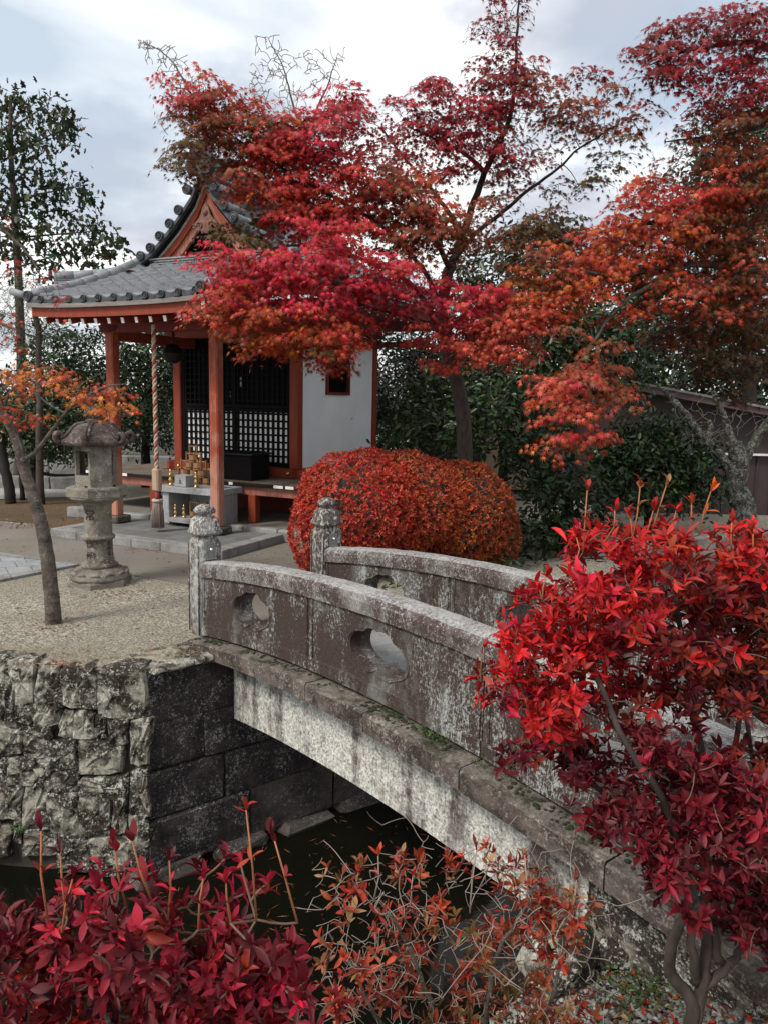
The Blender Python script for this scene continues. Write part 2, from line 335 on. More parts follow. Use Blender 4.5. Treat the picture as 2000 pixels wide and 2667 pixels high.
# ground materials
def ground_mat(name, a, b_, c_, sc=60., bs=.8, peb=True, big=(.42,.6), third=None):
    m, t, b, o = new_mat(name); v = coords(t, rnd=False); vo = voro(t, v, sc); vc = voro(t, v, sc, out='Color'); nb = noise(t, v, 1.1, 8, .6); fine = noise(t, v, sc*2.2, 3, .7)
    hs = t.nodes.new('ShaderNodeSeparateColor'); t.links.new(vc, hs.inputs[0])
    c = mixc(t, ramp(t, hs.outputs[0], [(.1, 0.), (.9, 1.)]), a, b_) if peb else mixc(t, ramp(t, fine, [(.3, 0.), (.7, 1.)]), a, b_)
    c = mixc(t, ramp(t, nb, [(big[0], 0.), (big[1], .75)]), c, c_)
    if third: c = mixc(t, ramp(t, noise(t, v, 3.1, 7, .7), [(.52, 0.), (.62, .7)]), c, third)
    if peb: c = mixc(t, ramp(t, vo, [(.45, 0.), (.8, .55)]), c, tuple(x*.35 for x in c_))
    t.links.new(c, b.inputs['Base Color']); b.inputs['Roughness'].default_value = .92; b.inputs['Specular IOR Level'].default_value = .2
    h = M(t, 'ADD', M(t, 'MULTIPLY', vo, -1.), M(t, 'MULTIPLY', fine, .4)); bump(t, b, h if peb else fine, bs, .012 if peb else .004)
    return m
MAT['gravel'] = ground_mat('fine_gravel', (.47,.43,.35), (.17,.15,.115), (.27,.245,.19), 48., 1.)
MAT['concrete'] = ground_mat('smooth_path_concrete', (.215,.195,.165), (.18,.163,.137), (.165,.145,.118), 50., .25, peb=False)
MAT['dirt'] = ground_mat('brown_litter_dirt', (.135,.095,.055), (.085,.06,.036), (.16,.11,.06), 55., 1., big=(.45,.6))
MAT['road'] = ground_mat('pale_gravel_road', (.42,.41,.39), (.34,.33,.31), (.36,.34,.32), 40., .4)
MAT['bankgravel'] = ground_mat('bank_gravel', (.16,.15,.13), (.07,.06,.05), (.05,.042,.033), 30., 1., third=(.02,.018,.012))
# water
m, t, b, o = new_mat('dark_water'); v = coords(t, rnd=False); b.inputs['Base Color'].default_value = (.006,.006,.004,1); b.inputs['Roughness'].default_value = .04; b.inputs['Specular IOR Level'].default_value = .12
bump(t, b, noise(t, v, 5., 4, .5), .05, .02); MAT['water'] = m
# ================================================================== SETTING
def sheet_poly(name, pts, z, mat, kind='structure'):
    me = bpy.data.meshes.new(name); me.from_pydata([(x, y, z) for x, y in pts], [], [tuple(range(len(pts)))]); me.materials.append(mat); me.update()
    if me.polygons[0].normal.z < 0: me.flip_normals()
    o = link(name, me); o['kind'] = kind; return o
h_ = math.radians(142); Dx, Dy = math.sin(h_), math.cos(h_); Ex, Ey = -Dy, Dx
P1 = (-1.497, 6.235)
def BP(s, y, z=0.): return Vector((P1[0]+s*Dx+y*Ex, P1[1]+s*Dy+y*Ey, z))
SA = .56                                    # abutment face
e0, e1 = BP(SA, -.75), BP(SA, 5.4)
far_edge = [(-14, 6.9), (-5.5, 5.75), (-2.87, 5.42), (e0.x, e0.y), (e1.x, e1.y), (3.45, 10.1), (5.6, 10.7), (16, 12.6)]
sheet_poly('courtyard_ground', far_edge+[(60, 20), (400, 60), (400, 500), (-400, 500), (-400, 30), (-60, 12)], 0., MAT['gravel'])
sheet_poly('canal_water', [(-30, -3), (30, -3), (30, 13), (-30, 13)], -1.7, MAT['water'])
# near bank: a slope that falls to the water
near_edge = lambda t: BP(4.02, t)
mb = MB(); grid = []
for i in range(33):
    t = -7+i*.5; row = []
    for j in range(14):
        u = j/13.; dd = 5.6*(1-u)**1.3                       # metres behind the edge
        p = BP(4.02+dd*.985, t + dd*.0); z = -.36*math.exp(-(dd/.9)**2) - .02 + .03*math.sin(t*3+dd*5)
        if j == 13: z = -1.8
        elif j == 12: z = -.75
        row.append((p.x-(.0 if j < 12 else .12*Dx*(j-11)), p.y-(.0 if j < 12 else .12*Dy*(j-11)), z+(.02*math.sin(t*11+j) if j < 13 else 0)))
    grid.append(row)
mb.sheet(grid); o = mb.build('near_bank', MAT['bankgravel']); o['kind'] = 'structure'
if sum(p.normal.z for p in o.data.polygons) < 0: o.data.flip_normals()
A_ = (math.cos(YAW), -math.sin(YAW)); B_ = (math.sin(YAW), math.cos(YAW))
def AB(a, b, z=0.): return Vector((A_[0]*a+B_[0]*b, A_[1]*a+B_[1]*b, z))
def xy(v): return (v.x, v.y)
# smooth path that leads from the bridge to the shrine
pl = gnd(349, 1500); pm = gnd(489, 1521)
sheet_poly('smooth_path', [xy(BP(.3, .2)), xy(gnd(660, 1548)), xy(pm), xy(pl), xy(gnd(190, 1478)), xy(gnd(0, 1438)), xy(gnd(-300, 1380)), xy(gnd(-300, 1330)), xy(gnd(120, 1372)), xy(AB(-8.6, 8.)), xy(AB(-5.5, 10.)), xy(AB(-4.6, 9.3)), xy(BP(-2.6, 2.6)), xy(BP(.3, 1.3))], .004, MAT['concrete'])
sheet_poly('leaf_litter_patch', [xy(gnd(-400, 1325)), xy(gnd(118, 1366)), xy(AB(-8.8, 7.5)), xy(AB(-8.9, 9.6)), xy(AB(-10.2, 10.4)), xy(gnd(250, 1293)), xy(gnd(0, 1302)), xy(gnd(-400, 1300))], .008, MAT['dirt'])
sheet_poly('pale_path_behind', [xy(gnd(-600, 1312)), xy(gnd(0, 1301)), xy(gnd(170, 1296)), xy(gnd(300, 1262)), xy(gnd(330, 1247)), xy(gnd(120, 1262)), xy(gnd(-600, 1290))], .012, MAT['road'])
# granite paving strip at the left
pv = thing('stone_paving', 'pale granite paving strip with kerb at the left edge beside the lantern', 'paving', tuple(gnd(60, 1490)))
iv = Matrix.Translation(-pv.location)
def wslab(name, pts, h, mat, parent, inv, z0=0., inset=.0):
    c = sum((Vector((p.x, p.y, 0)) for p in pts), Vector())/len(pts)
    poly = []
    for p in pts:
        q = Vector((p.x, p.y, 0)); d = (c-q).normalized()*inset; poly.append(((q+d).x, (q+d).y))
    return MB().prism(poly, h, inv @ Matrix.Translation((0,0,z0))).build(name, mat, parent)
def lerp(a, b, t): return a+(b-a)*t
pa, pb, pc = gnd(-260, 1405), gnd(209, 1475), gnd(-260, 1570)
N_ = 7
for i in range(N_):
    t0, t1 = i/N_, (i+1)/N_
    wslab('kerb_stone', [lerp(pa, pb, t0), lerp(pa, pb, t1), lerp(lerp(pa, pb, t1), lerp(pc, pb, t1), .14), lerp(lerp(pa, pb, t0), lerp(pc, pb, t0), .14)], .03, MAT['kerb'], pv, iv, inset=.004)
    wslab('kerb_stone', [lerp(pc, pb, t0), lerp(pc, pb, t1), lerp(lerp(pc, pb, t1), lerp(pa, pb, t1), .14), lerp(lerp(pc, pb, t0), lerp(pa, pb, t0), .14)], .03, MAT['kerb'], pv, iv, inset=.004)
for i in range(N_):
    for k in range(3):
        t0, t1 = i/N_, (i+1)/N_; a0, a1 = .15+k*.235, .15+(k+1)*.235
        sh = (k % 2)*.07; t0 = min(t0+sh, .985); t1 = min(t1+sh, .99)
        q = lambda t, a: lerp(lerp(pa, pb, t), lerp(pc, pb, t), a)
        if (pa-pb).length*(1-t0) > .12: wslab('paving_slab', [q(t0, a0), q(t1, a0), q(t1, a1), q(t0, a1)], .022, MAT['grey_granite'], pv, iv, inset=.008)

# ------------------------------------------------------------------ rubble wall (left)
wn = Vector((e0.x+2.87, e0.y-5.42, 0)).normalized()          # along the wall, left to right
wnorm = Vector((wn.y, -wn.x, 0))                             # out of the wall, towards the camera
def onwall(px, py, P0=Vector((-2.87, 5.42, 0)), n=wnorm):
    d = Vector(ray(px, py)); o_ = Vector((0,0,EYE)); t = (P0-o_).dot(n)/d.dot(n); return o_+d*t
rw = thing('rubble_retaining_wall', 'old rubble stone retaining wall below the gravel court, left of the bridge', 'wall', (-2.4, 5.38, -1.7))
inv = Matrix.Translation(-rw.location)
def stone_mesh(quad, n, depth, bulge, rough=.014):
    """quad: 4 world corners; a rough stone with a bulging face"""
    c = sum(quad, Vector())/4; k = 4; pts = []
    for i in range(4):
        for j in range(k):
            p = lerp(quad[i], quad[(i+1)%4], j/k)
            cn = min(j, k-j)/k
            p = lerp(p, c, .045 if j == 0 else .0); p = p+Vector((random.uniform(-1,1), random.uniform(-1,1), random.uniform(-1,1)))*rough; pts.append(p)
    m = len(pts); v = []; f = []
    lay = [(1.0, -depth), (1.03, -.006), (.95, bulge*.7), (.66, bulge), (.3, bulge*1.0)]
    for s_, dz in lay:
        for p in pts: v.append(lerp(c, p, s_)+n*(dz+random.uniform(-1,1)*rough*(.9 if dz > -.02 else 0)))
    for a in range(len(lay)-1):
        for j in range(m): f.append((a*m+j, a*m+(j+1)%m, (a+1)*m+(j+1)%m, (a+1)*m+j))
    v.append(c+n*(bulge*1.1)); ci = len(v)-1; a = len(lay)-1
    for j in range(m): f.append((a*m+j, a*m+(j+1)%m, ci))
    return v, f
def add_stone(name, quad, n, depth, bulge, mat, parent, inv, rough=.012, smooth=False):
    v, f = stone_mesh(quad, n, depth, bulge, rough); mbx = MB().add(v, f, 0, smooth, inv); o = mbx.build(name, mat, parent)
    bmflip(o); return o
def bmflip(o):
    import bmesh
    bm = bmesh.new(); bm.from_mesh(o.data); bmesh.ops.recalc_face_normals(bm, faces=bm.faces); bm.to_mesh(o.data); bm.free()
stones = [  # px boxes: x0 y0 x1 y1, tone
 (-60,1722,28,1795,0),(31,1722,92,1832,0),(94,1733,162,1838,0),(164,1738,250,1842,0),(252,1737,374,1868,0),(-70,1800,-5,1880,1),
 (0,1800,44,1890,1),(46,1838,86,1880,1),(84,1828,150,1886,0),(160,1852,198,1922,0),(200,1850,250,1922,0),(252,1858,276,1895,1),(284,1872,332,1934,0),(339,1874,388,1988,0),
 (-70,1884,0,1975,1),(2,1894,58,1968,0),(60,1884,134,1952,1),(66,1950,136,1992,1),(136,1926,204,2002,1),(206,1924,322,2018,0),(252,1898,282,1922,1),
 (-60,1978,24,2052,1),(28,1972,92,2040,0),(94,1996,134,2058,0),(136,2006,206,2068,1),(208,2020,330,2072,1),(338,2008,388,2124,1),
 (-70,2056,0,2150,0),(2,2044,56,2128,0),(62,2046,128,2158,0),(130,2062,206,2172,0),(208,2074,292,2176,0),(295,2078,334,2168,0),(341,2128,388,2206,0),
 (-60,2154,30,2230,1),(34,2130,60,2190,1),(62,2162,150,2228,1),(152,2176,236,2236,1),(238,2180,338,2246,0),(342,2208,386,2268,1),(150,2238,240,2272,1),(242,2248,338,2282,1)]
for (x0,y0,x1,y1,tone) in stones:
    j = lambda: random.uniform(-6,6); x0 -= 2; x1 += 2; y0 -= 2; y1 += 2
    quad = [onwall(x0+j(), y0+j()), onwall(x1+j(), y0+j()), onwall(x1+j(), y1+j()), onwall(x0+j(), y1+j())]
    add_stone('stone', quad, wnorm, .16, random.uniform(.012, .032), MAT['rubble'] if not tone else MAT['rubbledark'], rw, inv)
for r in range(6):
    x = -2.95-.1
    while x > -6:
        w_ = random.uniform(.22,.42); z1 = -.285*r; z0 = z1-.27
        yy = lambda x: 5.42+(-2.87-x)*.1255
        quad = [Vector((x-w_, yy(x-w_), z1)), Vector((x, yy(x), z1)), Vector((x, yy(x), z0)), Vector((x-w_, yy(x-w_), z0))]
        add_stone('stone', quad, wnorm, .16, .06, MAT['rubble'], rw, inv); x -= w_+.025
mb = MB(); q = lambda P, z, off: P - wnorm*off + Vector((0,0,z))
L0, L1 = Vector((-14, 6.9, 0)), Vector((e0.x, e0.y, 0))
Lm = Vector((-2.87, 5.42, 0)); Lq = Vector((-5.5, 5.75, 0))
mb.sheet([[q(p, 0.-.02, .07) for p in (L0, Lq, Lm, L1)], [q(p, -1.9, .05) for p in (L0, Lq, Lm, L1)]], smooth=False); mb.add([v for v in mb.v], [], 0)
bk = mb.build('wall_core', MAT['soil'], rw, inv)
# ------------------------------------------------------------------ dressed abutment (far bank)
ab = thing('dressed_stone_abutment', 'dark dressed stone block abutment carrying the far end of the bridge', 'abutment', tuple(BP(SA, 0, -1.7)), math.radians(-52))
courses = [(-.02,-.45,[-.75,.0,.9,1.8,2.7,3.6,4.5,5.4]), (-.455,-.83,[-.75,-.28,.5,1.35,2.2,3.1,4.,4.8,5.4]), (-.835,-1.22,[-.75,-.11,.75,1.5,2.4,3.3,4.2,5.4]), (-1.225,-1.66,[-.75,.12,.95,1.9,2.8,3.7,4.6,5.4])]
for ci, (zt, zb_, ys) in enumerate(courses):
    for i in range(len(ys)-1):
        w_ = ys[i+1]-ys[i]-.008; out_ = random.uniform(-.006,.008)+(.0 if ys[i] < -.5 else 0)
        o = MB().box((out_-.3, (ys[i]+ys[i+1])/2, (zt+zb_)/2+1.7), (.6, w_, zt-zb_-.008), None, .014, 0, .010).build('stone_block', MAT['block'] if ys[i] < 0 or random.random() < .4 else MAT['blockpale'], ab)
for i in range(9):
    o = MB().box((-.04, -.6+i*.62, -.03), (.3, .50+random.uniform(0,.1), .2+random.uniform(-.05,.05)), rotz(random.uniform(-.12,.12)), .05, 0, .03).build('footing_stone', MAT['blockpale'], ab)
cs = MB().box((-.18, -.42, 1.68), (.5, .62, .05), rotz(.12), .02, 0, .01).build('cap_stone', MAT['rubble'], ab)

# ------------------------------------------------------------------ bridge
br = thing('stone_bridge', 'weathered arched stone footbridge with pierced parapets crossing the canal', 'bridge', (P1[0], P1[1], 0), math.radians(-52))
LB = 5.7
def zb(s): return .26*(1-((s-LB/2)/(LB/2))**2)
def sup(p): return lambda th, z: (abs(math.cos(th))**p+abs(math.sin(th))**p)**(-1/p)
def _hole():
    cs = [(-.50,.02,.47),(-.14,.30,.37),(.20,.30,.39),(.52,-.02,.48),(-.30,-.22,.36),(.34,-.24,.38)]; o = []
    for k in range(44):
        th = 2*math.pi*k/44+.01; dx, dz = math.cos(th), math.sin(th); best = .2
        for cx, cz, r in cs:
            b_ = dx*cx+dz*cz; c_ = cx*cx+cz*cz-r*r; dsc = b_*b_-c_
            if dsc > 0 and b_+math.sqrt(dsc) > best: best = b_+math.sqrt(dsc)
        o.append((best*dx, best*dz))
    return o
HOLE = _hole()
from mathutils.geometry import tessellate_polygon
def panel(s0, s1, y0, thick, z0, z1, hole, parent, name='parapet_panel', hs=(.275,.205)):
    nS = 12; S = [lerp(s0, s1, i/nS) for i in range(nS+1)]
    outer = [(s, zb(s)+z0) for s in S]+[(s, zb(s)+z1) for s in S[::-1]]
    holes = []
    if hole: cx, cz = hole; holes = [[(cx+hx*hs[0], zb(cx+hx*hs[0])+cz+hz*hs[1]) for hx, hz in HOLE]]
    loops = [outer]+holes; flat = [p for l in loops for p in l]
    tris = tessellate_polygon([[Vector((x, z, 0)) for x, z in l] for l in loops])
    n = len(flat); yf, yb = y0-thick/2, y0+thick/2
    vs_ = [(x, yf, z) for x, z in flat]+[(x, yb, z) for x, z in flat]; fs = []
    for t_ in tris:
        a, b_, c = t_; A, B2, Cc = flat[a], flat[b_], flat[c]
        ar = (B2[0]-A[0])*(Cc[1]-A[1])-(Cc[0]-A[0])*(B2[1]-A[1])
        if ar < 0: a, c = c, a
        fs.append((a, b_, c)); fs.append((c+n, b_+n, a+n))
    off = 0
    for li, l in enumerate(loops):
        k = len(l)
        for i in range(k):
            a, b_ = off+i, off+(i+1)%k; fs.append((a, b_, b_+n, a+n) if False else (b_, a, a+n, b_+n))
        off += k
    mbp = MB().add(vs_, fs)
    if hole:
        l = holes[0]; cx_ = hole[0]; cz_ = hole[1]+zb(hole[0])
        for yy in (yf-.001, yb+.001):
            ring = [(cx_+(x-cx_)*1.07, yy, cz_+(z-cz_-.01)*1.07+.006) for x, z in l]; mbp.tube(ring+[ring[0]], .005, 5, cap=False)
    # base strip and edge strips standing proud
    for yy in (yf, yb):
        sg = -1 if yy == yf else 1
        g = [[(s, yy+sg*.012, zb(s)+z0+.004) for s in S], [(s, yy+sg*.012, zb(s)+z0+.085) for s in S], [(s, yy-.001*sg, zb(s)+z0+.09) for s in S]]
        mbp.sheet(g, smooth=False)
        for e in (s0+.012, s1-.012-.035):
            mbp.box((e+.0175, yy+sg*.003, zb(e)+(z0+z1)/2+.04), (.035, .012, z1-z0-.1), None, .003)
    o = mbp.build(name, MAT['panel'], parent); bmflip(o); return o
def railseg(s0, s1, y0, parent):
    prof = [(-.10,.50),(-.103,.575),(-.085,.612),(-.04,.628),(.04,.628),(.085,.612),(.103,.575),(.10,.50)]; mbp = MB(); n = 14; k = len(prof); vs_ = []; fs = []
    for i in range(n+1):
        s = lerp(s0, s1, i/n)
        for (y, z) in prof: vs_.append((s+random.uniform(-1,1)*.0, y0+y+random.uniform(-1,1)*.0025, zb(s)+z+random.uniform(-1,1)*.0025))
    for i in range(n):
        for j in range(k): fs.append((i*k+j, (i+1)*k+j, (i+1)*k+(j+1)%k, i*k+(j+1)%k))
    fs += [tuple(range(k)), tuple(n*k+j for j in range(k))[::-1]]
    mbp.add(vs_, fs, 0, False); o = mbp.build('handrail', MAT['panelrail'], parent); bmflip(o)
def post(s, y, parent, sg=1):
    w_ = .108; p = parent
    body = [(.9*w_,-.02),(w_,.0),(w_,.78),(w_*.97,.805),(w_*.80,.835),(w_*.72,.86)]
    o = MB().lathe([(r, z) for r, z in body], 32, (s, y, 0), wob=sup(7), ph=0).build('post', MAT['granite'], p)
    cap = [(w_*.72,.855),(w_*1.13,.868),(w_*1.15,.885),(w_*1.02,.905),(w_*.90,.985),(w_*.70,1.01),(w_*.52,1.018),(w_*.50,1.03),(w_*.72,1.04),(w_*.80,1.06),(w_*.66,1.085),(w_*.34,1.108),(.004,1.112)]
    MB().lathe(cap, 32, (s, y, 0), wob=lambda th, z: sup(5 if z < 1.0 else 3)(th, z)*(1+.02*math.sin(9*th+z*40))).build('post_cap', MAT['granite'], o)
    for ex in (-1, 1):
        pl_ = MB().box((s+sg*(w_+.003), y+.0, .73), (.006, .085, .125), None, .002)
        pl_.box((s+sg*(w_+.016), y, .668), (.03, .085, .006), None, .001)
        pl = pl_.build('steel_plate', MAT['steel'], o)
        break
    MB().lathe([(.012,0),(.016,.004),(.012,.012),(.003,.015)], 12, mat=Matrix.Translation((s+sg*(w_+.006), y, .745)) @ Matrix.Rotation(sg*math.pi/2, 4, 'Y')).build('knob', MAT['shiny'], o)
    for c_ in (-1, 1):   # corner beads
        MB().tube([(s+c_*w_*.88, y-w_*.995, .02), (s+c_*w_*.88, y-w_*.995, .78)], .006, 5).build('corner_bead', MAT['granite'], o)
HC = [(.95,.285),(2.49,.285),(4.1,.285)]
for (sx, y0) in ((0., 0.), (.12, 1.145)):
    post(sx, y0, br); post(LB+sx, y0, br, -1)
    js = [.105, 1.76, 3.36, LB-.105]
    for i in range(3):
        panel(js[i]+sx+.003, js[i+1]+sx-.003, y0, .155, .0, .5, (HC[i][0]+sx, HC[i][1]), br)
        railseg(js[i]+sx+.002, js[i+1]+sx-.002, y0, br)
# curb stones
for (yc, s0) in ((-.115, -.16), (1.26, 0.)):
    js = [s0, .62, 1.93, 2.55, 3.35, 4.2, 5.0, 5.9]
    for i in range(len(js)-1):
        a, b_ = js[i]+.004, js[i+1]-.004; k = 5; mbp = MB(); grid = []
        pr = [(-.1, -.135), (-.103, -.03), (-.09, -.015), (.1, -.012), (.1, -.135)]
        vs_ = []; fs = []
        for q_ in range(k+1):
            s = lerp(a, b_, q_/k)
            for (y, z) in pr: vs_.append((s, yc+y+random.uniform(-1,1)*.004, zb(s)*.97+z+random.uniform(-1,1)*.004))
        n = len(pr)
        for q_ in range(k):
            for j in range(n): fs.append((q_*n+j, (q_+1)*n+j, (q_+1)*n+(j+1)%n, q_*n+(j+1)%n))
        fs += [tuple(range(n)), tuple(k*n+j for j in range(n))[::-1]]
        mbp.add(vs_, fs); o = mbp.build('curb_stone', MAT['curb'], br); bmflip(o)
def zg(s): return -.385-.030*(s-3.0)**2
def girder(y0, y1):
    k = 16; s0, s1 = SA+.012, 4.0; mbp = MB(); vs_ = []; fs = []
    for i in range(k+1):
        s = lerp(s0, s1, i/k); t_ = zb(s)*.97-.137
        vs_ += [(s, y0, zg(s)), (s, y0, t_), (s, y1, t_), (s, y1, zg(s))]
    for i in range(k):
        for j in range(4): fs.append((i*4+j, (i+1)*4+j, (i+1)*4+(j+1)%4, i*4+(j+1)%4))
    fs += [(0,1,2,3), (k*4+3, k*4+2, k*4+1, k*4)]; mbp.add(vs_, fs); o = mbp.build('girder', MAT['girder'], br); bmflip(o)
girder(-.03, .14); girder(1.04, 1.21)
js = [-.1, .75, 1.6, 2.45, 3.3, 4.15, 5.0, 5.85]
for i in range(len(js)-1):
    a, b_ = js[i]+.003, js[i+1]-.003; vs_ = []
    for s in (a, (a+b_)/2, b_):
        for (y, z) in ((.08,-.13),(.08,-.008),(1.07,-.008),(1.07,-.13)): vs_.append((s, y, zb(s)+z))
    fs = [(q_*4+j, (q_+1)*4+j, (q_+1)*4+(j+1)%4, q_*4+(j+1)%4) for q_ in range(2) for j in range(4)]+[(0,1,2,3),(11,10,9,8)]
    o = MB().add(vs_, fs).build('deck_slab', MAT['kerb'], br); bmflip(o)
# near abutment
na = thing('near_abutment', 'dark stained granite abutment under the near end of the bridge, beside the rock', 'abutment', tuple(BP(4.0, 0, -1.7)), math.radians(-52))
for (a, b_, y0, y1, z0, z1) in ((4.02,4.9,-.06,1.25,-1.8,-.02),(4.91,6.2,-.06,1.25,-1.8,-.06)):
    MB().box(((a+b_)/2-4.0, (y0+y1)/2, (z0+z1)/2+1.7), (b_-a, y1-y0, z1-z0), None, .02, 0, .004).build('stone_block', MAT['blockgrey'] if 'blockgrey' in MAT else MAT['rubbledark'], na)
for i in range(9):
    if i in (1,): continue
    y0 = -3.9+i*.40
    if y0 > -.2: y0 += 1.4
    MB().box((.1, y0, 1.0+random.uniform(-.1,.1)), (.45, .5, .42), Matrix.Rotation(random.uniform(-.3,.3), 4, 'Z') @ Matrix.Rotation(random.uniform(-.2,.2), 4, 'X'), .09, 0, .05).build('bank_stone', MAT['rubbledark'], na)
# moss and weeds in the seam between parapet and curb
mb = MB()
for i in range(420):
    s = random.uniform(.15, 4.6); p = BP(s, -.09-random.random()**1.5*.085, zb(s)*.97-.012)
    if math.sin(s*5.1)+math.sin(s*12.3+1)*.7+random.uniform(-.6,.6) < -.1: continue
    r = random.uniform(.006,.018); mb.lathe([(r,0),(r*.85,r*.35),(r*.3,r*.6)], 5, (p.x, p.y, p.z-.002))
o = mb.build('moss', MAT['moss']); tag(o, 'dark green moss cushions in the seam between parapet and kerb of the bridge', 'moss', kind='stuff')
# ================================================================== SHRINE
SO = AB(-7.6, 11.5)
SH = thing('shrine_hall', 'small vermilion shrine hall with grey tiled gable roof and black lattice doors', 'shrine', (SO.x, SO.y, 0), -YAW)
def L(a, b, z=0.): return Vector((a+7.6, b-11.5, z))
# plinth
pe = [(-9.95,8.85),(-5.25,8.85),(-5.25,14.),(-9.95,14.)]
plinth = MB().box(L(-7.6, 11.42, .08), (4.66, 5.1, .16), None, .01).build('plinth', MAT['concrete'], SH)
for i in range(8):
    a0 = -9.95+i*.5875; MB().box(L(a0+.29, 8.84, .085), (.575, .16, .175), None, .02, 0, .006).build('edge_stone', MAT['kerb'], plinth)
for i in range(8):
    b0 = 8.95+i*.62; MB().box(L(-5.24, b0+.3, .085), (.16, .6, .175), None, .02, 0, .006).build('edge_stone', MAT['kerb'], plinth)
# posts of the porch and the hall
for a in (-8.42, -6.55):
    o = cbox('porch_pillar', L(a, 8.345, 1.55), (.148,.148,2.68), MAT['redpost'], SH, ch=.018)
    cbox('base_stone', L(a, 8.345, .165), (.29,.29,.10), MAT['basestone'], SH, ch=.015, jit=.004)
for (a, b) in ((-8.77,10.19),(-6.44,10.19),(-6.44,12.82),(-8.77,12.82)):
    cbox('pillar', L(a, b, 2.0), (.16,.16,2.34), MAT['red'], SH, ch=.014)
# floor / veranda
mbv = None
nb = 18; y0, y1 = 9.1, 10.1
for i in range(nb):
    a0 = -10.0+i*.265; 
    if a0 > -5.3: break
    o = cbox('veranda_board', L(a0+.1325, 9.62, .725), (.258, 1.06, .045), MAT['deckwood'], SH, ch=.004)
for side, a in ((0, -5.62), (1, -9.58)):
    for i in range(14): cbox('veranda_board', L(a, 10.29+i*.265, .725), (.80, .258, .045), MAT['deckwood'], SH, ch=.004)
cbox('veranda_beam', L(-7.6, 9.16, .64), (4.7,.07,.13), MAT['redpale'], SH)
for a in (-5.25, -9.95): cbox('veranda_beam', L(a, 11.6, .64), (.07, 4.9,.13), MAT['redpale'], SH)
cbox('edge_board', L(-7.6, 9.078, .735), (4.8,.03,.05), MAT['bronze'], SH)
for a, w_ in ((-6.86,.07),(-6.02,.16),(-5.83,.14),(-9.72,.3),(-9.3,.28),(-8.98,.16)): cbox('edge_label', L(a, 9.058, .735), (w_,.012,.042), MAT['white'], SH, ch=.002)
for a in (-9.9,-8.42,-6.52,-5.3): cbox('veranda_post', L(a, 9.17, .375), (.13,.13,.42), MAT['red'], SH, ch=.01)
for b in (10.4, 11.8, 13.4): cbox('veranda_post', L(-5.3, b, .375), (.13,.13,.42), MAT['red'], SH, ch=.01)
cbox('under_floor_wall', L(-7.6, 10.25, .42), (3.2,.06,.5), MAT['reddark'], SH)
# sills with round nail covers
for (c, d) in (((-7.6,10.115,.825),(2.72,.13,.15)), ((-6.365,11.5,.825),(.13,2.9,.15)), ((-8.85,11.5,.825),(.13,2.9,.15))): cbox('sill_beam', L(*c), d, MAT['red'], SH, ch=.008)
for (a, b, ax) in ((-6.50,10.045,'f'),(-8.70,10.045,'f'),(-6.295,10.19,'s')):
    mt = Matrix.Translation(L(a, b, .825)) @ (Matrix.Rotation(math.pi/2, 4, 'X') if ax == 'f' else Matrix.Rotation(math.pi/2, 4, 'Y'))
    MB().lathe([(.036,0),(.033,.012),(.02,.024),(.004,.03)], 14, mat=mt).build('nail_cover', MAT['brass'], SH)
# head beams, lintel, brackets
for z, d in ((3.03,.16),(3.2,.13)):
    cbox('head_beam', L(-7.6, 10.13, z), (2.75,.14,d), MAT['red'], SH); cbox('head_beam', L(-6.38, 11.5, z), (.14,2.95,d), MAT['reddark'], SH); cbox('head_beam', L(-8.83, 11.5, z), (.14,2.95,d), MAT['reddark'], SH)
cbox('head_beam', L(-7.45, 8.345, 2.955), (2.25,.13,.14), MAT['reddark'], SH); cbox('purlin', L(-7.55, 8.345, 3.09), (2.8,.12,.11), MAT['reddark'], SH)
for a in (-8.42, -6.55):
    MB().prism([(-.20,0),(-.16,-.09),(-.05,-.13),(.05,-.13),(.16,-.09),(.20,0)], .13, Matrix.Translation(L(a, 8.41, 2.99)) @ Matrix.Rotation(math.pi/2, 4, 'X')).build('bracket_arm', MAT['red'], SH)
    cbox('tie_beam', L(a+(.0), 9.26, 2.86), (.10, 1.75, .15), MAT['red'], SH)
cbox('back_beam', L(-5.9, 12.82, 3.02), (1.0,.1,.1), MAT['reddark'], SH)
# white walls
def wall(a, b0, b1, z0, z1, win=None):
    nm = 'plaster_wall'
    if win is None: cbox(nm, L(a, (b0+b1)/2, (z0+z1)/2), (.05, b1-b0, z1-z0), MAT['plaster'], SH, ch=.002); return
    w0, w1, v0, v1 = win; mbw = MB()
    for (q0, q1, r0, r1) in ((b0, w0, z0, z1), (w1, b1, z0, z1), (w0, w1, z0, v0), (w0, w1, v1, z1)): mbw.box(L(a, (q0+q1)/2, (r0+r1)/2), (.05, q1-q0, r1-r0))
    mbw.build(nm, MAT['plaster'], SH)
wall(-6.42, 10.26, 12.75, .9, 2.97, (11.02, 11.81, 2.08, 2.86)); wall(-8.79, 10.26, 12.75, .9, 2.97)
cbox('plaster_wall', L(-7.6, 12.82, 1.93), (2.2,.05,2.1), MAT['plaster'], SH, ch=.002)
wf = MB()
for (c, d) in (((-6.375,11.415,2.10),(.05,.80,.045)),((-6.375,11.415,2.86),(.05,.80,.045)),((-6.375,11.04,2.48),(.05,.045,.72)),((-6.375,11.79,2.48),(.05,.045,.72))): wf.box(L(*c), d, None, .004)
wfo = wf.build('window_frame', MAT['reddark'], SH)
for i in range(13): cbox('lattice_bar', L(-6.41, 11.085+i*.055, 2.48), (.02,.024,.70), MAT['black'], wfo, ch=.0)
cbox('window_backing', L(-6.47, 11.41, 2.48), (.02,.74,.72), MAT['inside'], wfo, ch=0)
